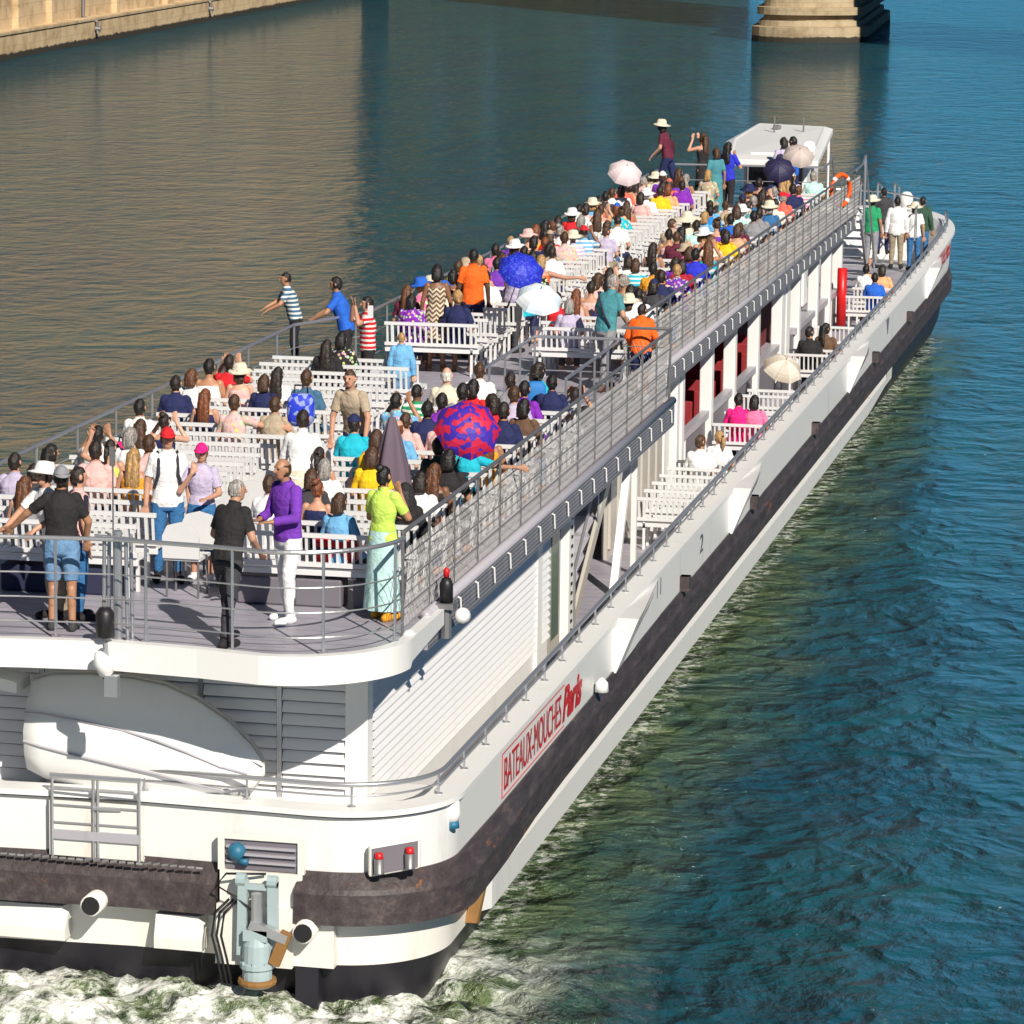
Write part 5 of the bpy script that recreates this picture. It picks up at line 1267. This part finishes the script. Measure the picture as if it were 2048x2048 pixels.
# the packed outer seats of the forward half and a few more astern
fill = random.Random(21)
for r, fwd in [(r, True) for r in FROWS] + [(r, False) for r in AROWS[9:15]]:
    k = (FROWS if fwd else AROWS).index(r)
    cand = ([9.82, 10.28, 10.75, 11.0] if fwd else [9.2, 9.65, 10.1]) + ([13.38, 12.95, 12.5, 12.2] if fwd else [])
    for y in cand:
        outer = y < 10.4 or y > 13.2
        if fill.random() > ((.80 if k > 3 else .45) if outer else (.52 if y < 10.9 or y > 12.4 else .18)) * (1 if fwd else .62): continue
        y += fill.uniform(-.06, .06)
        if any(abs(r - a) < .1 and abs(y - c) < .38 for a, c in taken): continue
        taken.append((r, y)); fem = fill.random() < .55
        hair = fill.choice(['bob', 'long', 'ponytail', 'bob', 'short', 'bun'] if fem else ['short', 'short', 'crop']); hc = fill.choice(['black', 'dark', 'dark', 'brown', 'brown', 'chestnut', 'blond', 'grey'])
        top = fill.choice(['tee', 'tee', 'tank']) if fem else 'tee'; tc = fill.choice(['white', 'white', 'cream', 'black', 'navy', 'grey', 'lilac', 'skyblue', 'turquoise', 'coral', 'red', 'pink', 'palepink', 'peach', 'purple', 'maroon', 'beige', 'denim', 'teal', 'yellow', 'aqua', 'charcoal'])
        hat = fill.choice([None] * 7 + ['sunhat', 'cap', 'cap']); hatc = fill.choice(['white', 'cream', 'navy', 'beige', 'blue', 'red']); pat = fill.choice([None] * 6 + ['floral', 'bands'])
        o = person((r + .17, y, DECKZ), fill.uniform(-.3, .3), fill.choice(['sit', 'sit', 'sit', 'sit', 'sitl', 'sitr', 'sitl', 'sitr', 'situp']), fem, fill.choice(['fair', 'fair', 'tan', 'tan', 'brown', 'pale']), hair, hc, top, tc, fill.choice(['trousers', 'shorts']), fill.choice(['navy', 'denim', 'charcoal', 'khaki', 'lightdenim', 'black']), hat, hatc, None, fill.uniform(.85, 1.0), topm={'floral': CL_FLO, 'bands': CL_BAND, None: None}[pat], group='passengers seated on the upper deck')
        seated.append((o, fwd, k, y, hair, hc, top, tc, hat, hatc, pat))
for rec in seated:
    o, fwd, k, y, hair, hc, top, tc, hat, hatc, pat = rec
    n = 1 + sum(1 for q in seated if q[1] == fwd and q[2] == k and q[3] > y)
    g = f"{'patterned ' if pat == 'floral' else 'striped ' if pat == 'bands' else ''}{cname(tc)} {GARW[top]}"
    hd = f"in {cname(hatc)} {HATW[hat]} and {g}" if hat else f"with {HAIRW[hair]} {hc if hair != 'fringe_bald' else ''} hair in {g}".replace('  ', ' ')
    t = f"person {hd}, {ORD[n - 1]} from port rail, {ORD[k]} {'forward' if fwd else 'aft'} row"
    if len(t.split()) > 16: t = t.replace('person ', '', 1) if False else t.replace(' from port rail', ' from port')
    if len(t.split()) > 16: t = t.replace('sleeveless top', 'vest')
    o['label'] = t
# ------------------------------------------------------------------ standing passengers
G_ST = 'passengers standing on the upper deck'
navy_strap = mat('dark_webbing', (.02, .02, .035), .8)
def stand(px, py, label, kind='stand', rz=0.0, z=DECKZ, by='foot', s=1.0, group=G_ST, **k):
    hk = pose(kind)['head'].z * s; hx = pose(kind)['head'].x * s
    p = at_z(px, py, z) if by == 'foot' else at_z(px, py, z + hk)
    if by == 'head': p.x -= hx * math.cos(rz); p.y -= hx * math.sin(rz)
    if by == 'head' and p.y > 13.45 and p.x > 60: q = at_y(px, py, 13.4); p = Vector((q.x, q.y, 0)); z = q.z - hk
    o = person((p.x, p.y, z), rz, kind, s=s, group=group, **k); o['label'] = label; return o
stand(125, 1260, 'person in black T-shirt and ripped blue denim shorts standing by the stern rail', 'spread', 0.2, skin='tan', hair='short', hairc='dark', topc='black', bot='shorts', botc='lightdenim', shoes='charcoal', hat='cap', hatc='grey', hatyaw=3.14)
stand(88, 950, 'person in wide white sun hat and white T-shirt leaning on the stern rail', 'rail', 2.6, by='head', skin='fair', hair='short', hairc='dark', topc='white', bot='trousers', botc='khaki', hat='sunhat', hatc='white')
stand(157, 953, 'person with dark tied hair behind the shoulder of the person in black T-shirt', 'stand', -0.9, by='head', fem=True, skin='fair', hair='ponytail', hairc='dark', topc='palepink', bot='trousers', botc='denim', s=.95)
o_ = stand(336, 1162, 'person in red cap, white shirt and blue jeans with backpack straps', 'stand', 3.5, skin='fair', hair='short', hairc='dark', top='tee', topc='white', bot='trousers', botc='denim', shoes='black', hat='cap', hatc='red')
stand(404, 1163, 'girl in hot pink cap, pale top and cropped jeans covering her mouth', 'face', 3.3, fem=True, skin='fair', hair='ponytail', hairc='brown', topc='lilac', bot='cropped', botc='denim', shoes='white', hat='cap', hatc='hotpink', s=.9)
stand(455, 1288, 'person in black polo shirt and grey trousers leaning forward, short grey hair', 'turn', -0.35, skin='fair', hair='crop', hairc='grey', topc='black', bot='trousers', botc='charcoal', shoes='black', s=.99)
stand(575, 1243, 'person in purple sweater and white trousers looking down at his hands', 'front', 2.5, skin='tan', hair='fringe_bald', hairc='brown', top='long', topc='purple', bot='trousers', botc='white', shoes='white', s=1.02)
stand(765, 1238, 'person in lime top and long pale aqua skirt standing at the starboard rail corner', 'face', -0.35, fem=True, skin='tan', hair='bun', hairc='black', topc='lime', bot='trousers', botc='aqua', skirt='long', skirtc='aqua', skirtm=CLOTH, shoes='gold', s=.95)
stand(606, 838, 'person in white clothes bending in the aisle with a blue patterned backpack', 'bend', 0.1, by='head', fem=True, skin='fair', hair='short', hairc='dark', top='long', topc='white', bot='trousers', botc='white', s=.98, skirt='long', skirtc='cream', skirtm=CLOTH)
stand(700, 757, 'person in beige shirt bending forward over the child in turquoise', 'bend', 3.0, by='head', skin='fair', hair='crop', hairc='brown', topc='beige', bot='trousers', botc='navy')
stand(735, 810, 'boy in red striped T-shirt holding up a phone with both hands', 'phone', 2.0, skin='fair', hair='short', hairc='black', topc='red', topm=CL_BAND, bot='trousers', botc='black', shoes='black', s=.93)
stand(590, 735, 'person in blue and white striped T-shirt leaning on the port rail', 'rail', 1.9, skin='tan', hair='crop', hairc='black', topc='steelblue', topm=CL_BAND, bot='trousers', botc='black', shoes='black', s=.9)
stand(672, 568, 'person in bright blue T-shirt leaning on the port rail', 'rail', 1.7, by='head', skin='tan', hair='short', hairc='black', topc='blue', bot='trousers', botc='black', s=.98)
stand(872, 742, 'person in patterned brown and cream dress standing before the first forward bench', 'stand', 0.2, fem=True, skin='brown', hair='bob', hairc='black', top='tank', topc='brown', topm=CL_ZIG, bot=None, skirt='dress', skirtc='brown', skirtm=CL_ZIG, shoes='brown', s=.97)
stand(945, 716, 'person in bright orange T-shirt and dark blue jeans seen from behind', 'stand', 0.25, skin='dark', hair='crop', hairc='black', topc='orange', bot='trousers', botc='navy', shoes='black', s=1.02)
stand(1026, 704, 'person with long black hair in lilac blouse and dark trousers', 'face', -0.5, fem=True, skin='fair', hair='long', hairc='black', topc='lilac', bot='trousers', botc='charcoal', shoes='black', s=.95)
t_ = stand(1209, 780, 'person in teal shirt and grey trousers with a strap across the back', 'turn', -0.5, skin='fair', hair='short', hairc='grey', topc='teal', bot='trousers', botc='grey', shoes='brown', s=1.02)
stand(1280, 797, 'child in bright orange hooded top and dark shorts at the starboard rail', 'turn', 0.1, skin='tan', hair='short', hairc='dark', top='jacket', topc='orange', bot='shorts', botc='navy', shoes='white', s=.82)
q = at_x(1150, 790, 52.5); o = person((52.5, q.y, q.z - 1.585), 0.1, 'phone', skin='tan', hair='short', hairc='dark', topc='black', bot='trousers', botc='denim', s=.97, group=G_ST); o['label'] = 'person in black top and blue jeans climbing the staircase to the upper deck'
stand(803, 676, 'child in pale blue jacket with cropped fair hair by the first forward bench', 'stand', 0.2, by='head', skin='pale', hair='crop', hairc='blond', top='jacket', topc='skyblue', bot='trousers', botc='lightdenim', s=.72)
stand(1337, 252, 'person in cream sun hat with dark backpack near the bow', 'turn', 1.4, by='head', fem=True, skin='fair', hair='bob', hairc='dark', topc='maroon', bot='trousers', botc='navy', hat='sunhat', hatc='cream')
stand(1406, 276, 'person in long black dress taking a photograph near the bow', 'phone', 1.0, by='head', fem=True, skin='fair', hair='long', hairc='brown', top='tank', topc='black', bot='trousers', botc='black', skirt='long', skirtc='black', skirtm=CLOTH, s=.98)
stand(1432, 305, 'person in teal skirt beside the one in long black dress', 'stand', 0.6, by='head', fem=True, skin='tan', hair='bob', hairc='brown', topc='teal', bot='trousers', botc='teal', skirt='long', skirtc='teal', skirtm=CLOTH, s=.93)
stand(1457, 294, 'person with long black hair and black trousers before the wheelhouse', 'face', -0.3, by='head', fem=True, skin='fair', hair='long', hairc='black', topc='cobalt', bot='trousers', botc='black', s=.98)
stand(1586, 283, 'person in blue shirt standing in front of the wheelhouse roof', 'stand', 1.2, by='head', skin='tan', hair='short', hairc='black', topc='blue', bot='trousers', botc='navy')
stand(1567, 284, 'person with dark hair beside the one in blue shirt at the wheelhouse', 'stand', 0.5, by='head', fem=True, skin='tan', hair='bob', hairc='dark', topc='lilac', bot='trousers', botc='navy', s=.96)
# straps worn over the shirts
for y in (.10, -.10):
    b = MB(); b.tube([(-.13, y, 1.22), (-.12, y, 1.38), (-.02, y * 1.1, 1.475), (.10, y * 1.05, 1.40), (.145, y * 1.1, 1.24), (.12, y * 1.6, 1.08)], .018, 6); b.obj('strap', navy_strap, o_)
b = MB(); b.tube([(.06, .15, 1.46), (-.02, .13, 1.47), (-.085, .05, 1.36), (-.12, -.06, 1.15), (-.10, -.17, .97)], .015, 6); b.obj('strap', navy_strap, t_)
# lower side deck and foredeck
G_LO = 'passengers on the lower side deck'
def sitlow(px, py, row, label, **k):
    q = at_x(px, py, row + .24); y = min(max(q.y, 8.8), 9.35); o = person((row + .17, y, MAIN), k.pop('rz', 0.0), k.pop('kind', 'sit'), group=G_LO, **k); o['label'] = label
sitlow(1402, 868, 60.0, 'person in white T-shirt turning sideways, nearer the window sill on the lower deck', kind='sitr', skin='fair', hair='short', hairc='brown', topc='white')
sitlow(1458, 866, 60.75, 'person with tied blond hair in white top on the lower deck by the bulwark', kind='sitl', fem=True, skin='fair', hair='ponytail', hairc='blond', topc='white', s=.96)
sitlow(1478, 792, 64.95, 'person in hot pink top with short dark hair on the lower deck', skin='fair', fem=True, hair='short', hairc='black', topc='hotpink')
sitlow(1516, 805, 64.95, 'person with bushy black hair beside the one in hot pink on the lower deck', fem=True, skin='tan', hair='hijab' if False else 'bob', hairc='black', topc='pink', s=.97)
sitlow(1620, 652, 74.6, 'person in black T-shirt with short dark hair beyond the beige umbrella', kind='sitr', skin='fair', hair='short', hairc='black', topc='black', s=1.02)
sitlow(1664, 660, 75.35, 'person with long black hair in brown top beyond the beige umbrella', kind='sitr', fem=True, skin='tan', hair='long', hairc='black', topc='brown')
sitlow(1733, 535, 86.6, 'person in white T-shirt seated below the front stair', skin='fair', hair='short', hairc='black', topc='white')
sitlow(1750, 552, 84.9, 'person in bright blue T-shirt seated below the front stair', skin='tan', hair='short', hairc='black', topc='blue')
sitlow(1765, 538, 86.6, 'person in peach top with an arm raised, below the front stair', kind='sitwave', fem=True, skin='fair', hair='bob', hairc='dark', topc='peach')
G_B = 'passengers standing on the foredeck'
def bow(px, py, label, x, kind='stand', rz=0.0, **k):
    z = 1.42; p = at_x(px, py, x); s = k.pop('s', 1.0)
    o = person((x, p.y, p.z - pose(kind)['head'].z * s), rz, kind, s=s, group=G_B, **k); o['label'] = label; return o
bow(1745, 402, 'person in bright green shirt and grey trousers standing on the foredeck', 92.0, 'stand', -0.3, skin='tan', hair='short', hairc='dark', topc='green', bot='trousers', botc='grey', hat='sunhat', hatc='cream')
bow(1795, 403, 'person in white top and khaki trousers standing on the foredeck', 95.5, 'stand', 0.1, skin='tan', hair='short', hairc='black', top='jacket', topc='white', bot='trousers', botc='khaki', s=1.04)
bow(1830, 415, 'person in cream sun hat, white top and jeans on the foredeck', 97.5, 'stand', 0.2, fem=True, skin='fair', hair='bob', hairc='dark', topc='white', bot='trousers', botc='denim', hat='sunhat', hatc='cream')
bow(1846, 402, 'person in dark green jacket and blue jeans on the foredeck', 98.6, 'stand', -0.2, skin='tan', hair='short', hairc='black', top='jacket', topc='darkgreen', bot='trousers', botc='denim')
bow(1768, 384, 'person in dark clothes farthest forward on the foredeck', 99.5, 'stand', 0.2, skin='tan', hair='short', hairc='black', top='jacket', topc='charcoal', bot='trousers', botc='navy')

# ------------------------------------------------------------------ bags and belongings
def soft_bag(name, p, size, m_, label, cat, rz=0, strap=True, band=None):
    e = empty(name, p, rz); tag(e, label, cat); sx, sy, sz = size
    b = MB(); rs = []
    for i in range(7):
        u = i / 6; k = (1 - abs(2 * u - 1) ** 3.2) ** .5 * .35 + .65 if 0 < u < 1 else .62
        rs.append([(sx / 2 * k * math.copysign(abs(math.cos(a)) ** .6, math.cos(a)), sy / 2 * k * math.copysign(abs(math.sin(a)) ** .6, math.sin(a)), sz * u) for a in [2 * math.pi * j / 20 for j in range(20)]])
    b.rings(rs); b.obj('body', m_, e, True)
    if band:
        b = MB(); b.box(-sx / 2 - .006, sx / 2 * 0, -sy * .42, sy * .42, sz * .52, sz * .66); b.obj('pocket_band', band, e)
    if strap:
        b = MB(); b.tube([(0, -sy * .25, sz * .96), (0, -sy * .22, sz * 1.25), (0, sy * .22, sz * 1.25), (0, sy * .25, sz * .96)], .014, 6); b.obj('strap', BLACK, e)
    return e
navyb = mat('navy_canvas', (.02, .022, .06), .8); blueb = mat('blue_nylon', (.02, .18, .52), .7); brownb = mat('brown_leather', (.09, .03, .02), .6); yel = mat('yellow_cloth', (.85, .55, .01), .8); pinkb = mat('hot_pink_nylon', (.85, .01, .2), .7); orb = mat('orange_cloth', (.8, .2, .03), .8)
p = at_x(668, 1047, AROWS[0] + .12); soft_bag('holdall', (AROWS[0] + .22, p.y, DECKZ + .445), (.3, .5, .34), REDP, 'red holdall with dark band lying on the first starboard bench', 'bag', 0, True, navyb)
soft_bag('backpack', PACK, (.17, .28, .38), blueb, 'bright blue backpack on the back of the person in turquoise', 'backpack', .3)
p = at_z(745, 935, 4.78); soft_bag('jacket_bundle', (p.x, p.y, 4.66), (.18, .34, .3), yel, 'yellow jacket draped over a bench back beside the closed parasol', 'jacket', 0, False)
p = at_z(248, 892, 4.85); soft_bag('shoulder_bag', (p.x, p.y, 4.68), (.14, .26, .22), pinkb, 'hot pink bag held up beside the lime top', 'bag', 0)
p = at_x(1338, 300, at_z(1337, 252, 5.5).x - .2); soft_bag('backpack', (p.x, p.y, p.z - .2), (.22, .3, .44), mat('dark_red_nylon', (.07, .012, .02), .7), 'dark red backpack on the person in sun hat near the bow', 'backpack', 1.2)
p = at_z(790, 812, 3.95); soft_bag('blue_bag', (p.x, p.y, DECKZ), (.35, .5, .22), mat('dark_teal_nylon', (.03, .09, .17), .8), 'dark blue bag on deck at the feet of the boy in red stripes', 'bag', 0)
p = at_z(1105, 690, 4.3); b = MB(); b.lathe([(0, 0), (.1, .03), (.14, .14), (.12, .26), (.03, .33), (.0, .33)], (p.x, p.y, p.z - .12), 14); tag(b.obj('balloon', mat('azure_rubber', (.01, .30, .75), .35), None, True), 'small azure balloon hanging at the starboard front bench', 'balloon')
# backpack straps worn by two passengers are part of the shirt's look; storage boxes under the first benches
for i, (y, c) in enumerate(((9.3, 'one'), (9.95, 'two'), (10.6, 'three'))):
    b = MB(); b.box(AROWS[0] + .06, AROWS[0] + .4, y - .26, y + .26, DECKZ + .005, DECKZ + .31); tag(b.obj('storage_box', PURPGREY, None, bevel=.02), 'dark storage box under first starboard bench, %s' % ('nearest the starboard rail', 'between the other two boxes', 'nearest the aisle')[i], 'box', 'storage boxes under the first benches')
for i, y in enumerate((12.5, 13.3)):
    b = MB(); b.box(AROWS[0] + .06, AROWS[0] + .4, y - .3, y + .3, DECKZ + .005, DECKZ + .3); tag(b.obj('storage_box', navyb, None, bevel=.02), 'dark navy bag under first port bench, %s' % ('nearer the aisle', 'nearer the port rail')[i], 'box', 'storage boxes under the first benches')
bp_ = m_umb('blue_print', 'blotch', (.02, .05, .62), (.28, .34, .66))
p = at_z(604, 818, 5.3); soft_bag('backpack', (p.x - .05, p.y, p.z - .2), (.22, .34, .4), bp_, 'blue patterned backpack on the person in white in the aisle', 'backpack', .1)
# the phones held up
for (px, py, z) in ((741, 622, 5.45),):
    p = at_z(px, py, z); b = MB(); b.box(p.x - .005, p.x + .005, p.y - .04, p.y + .04, p.z - .08, p.z + .08); tag(b.obj('phone', BENCHW), 'white phone held up by the boy in red stripes', 'phone')
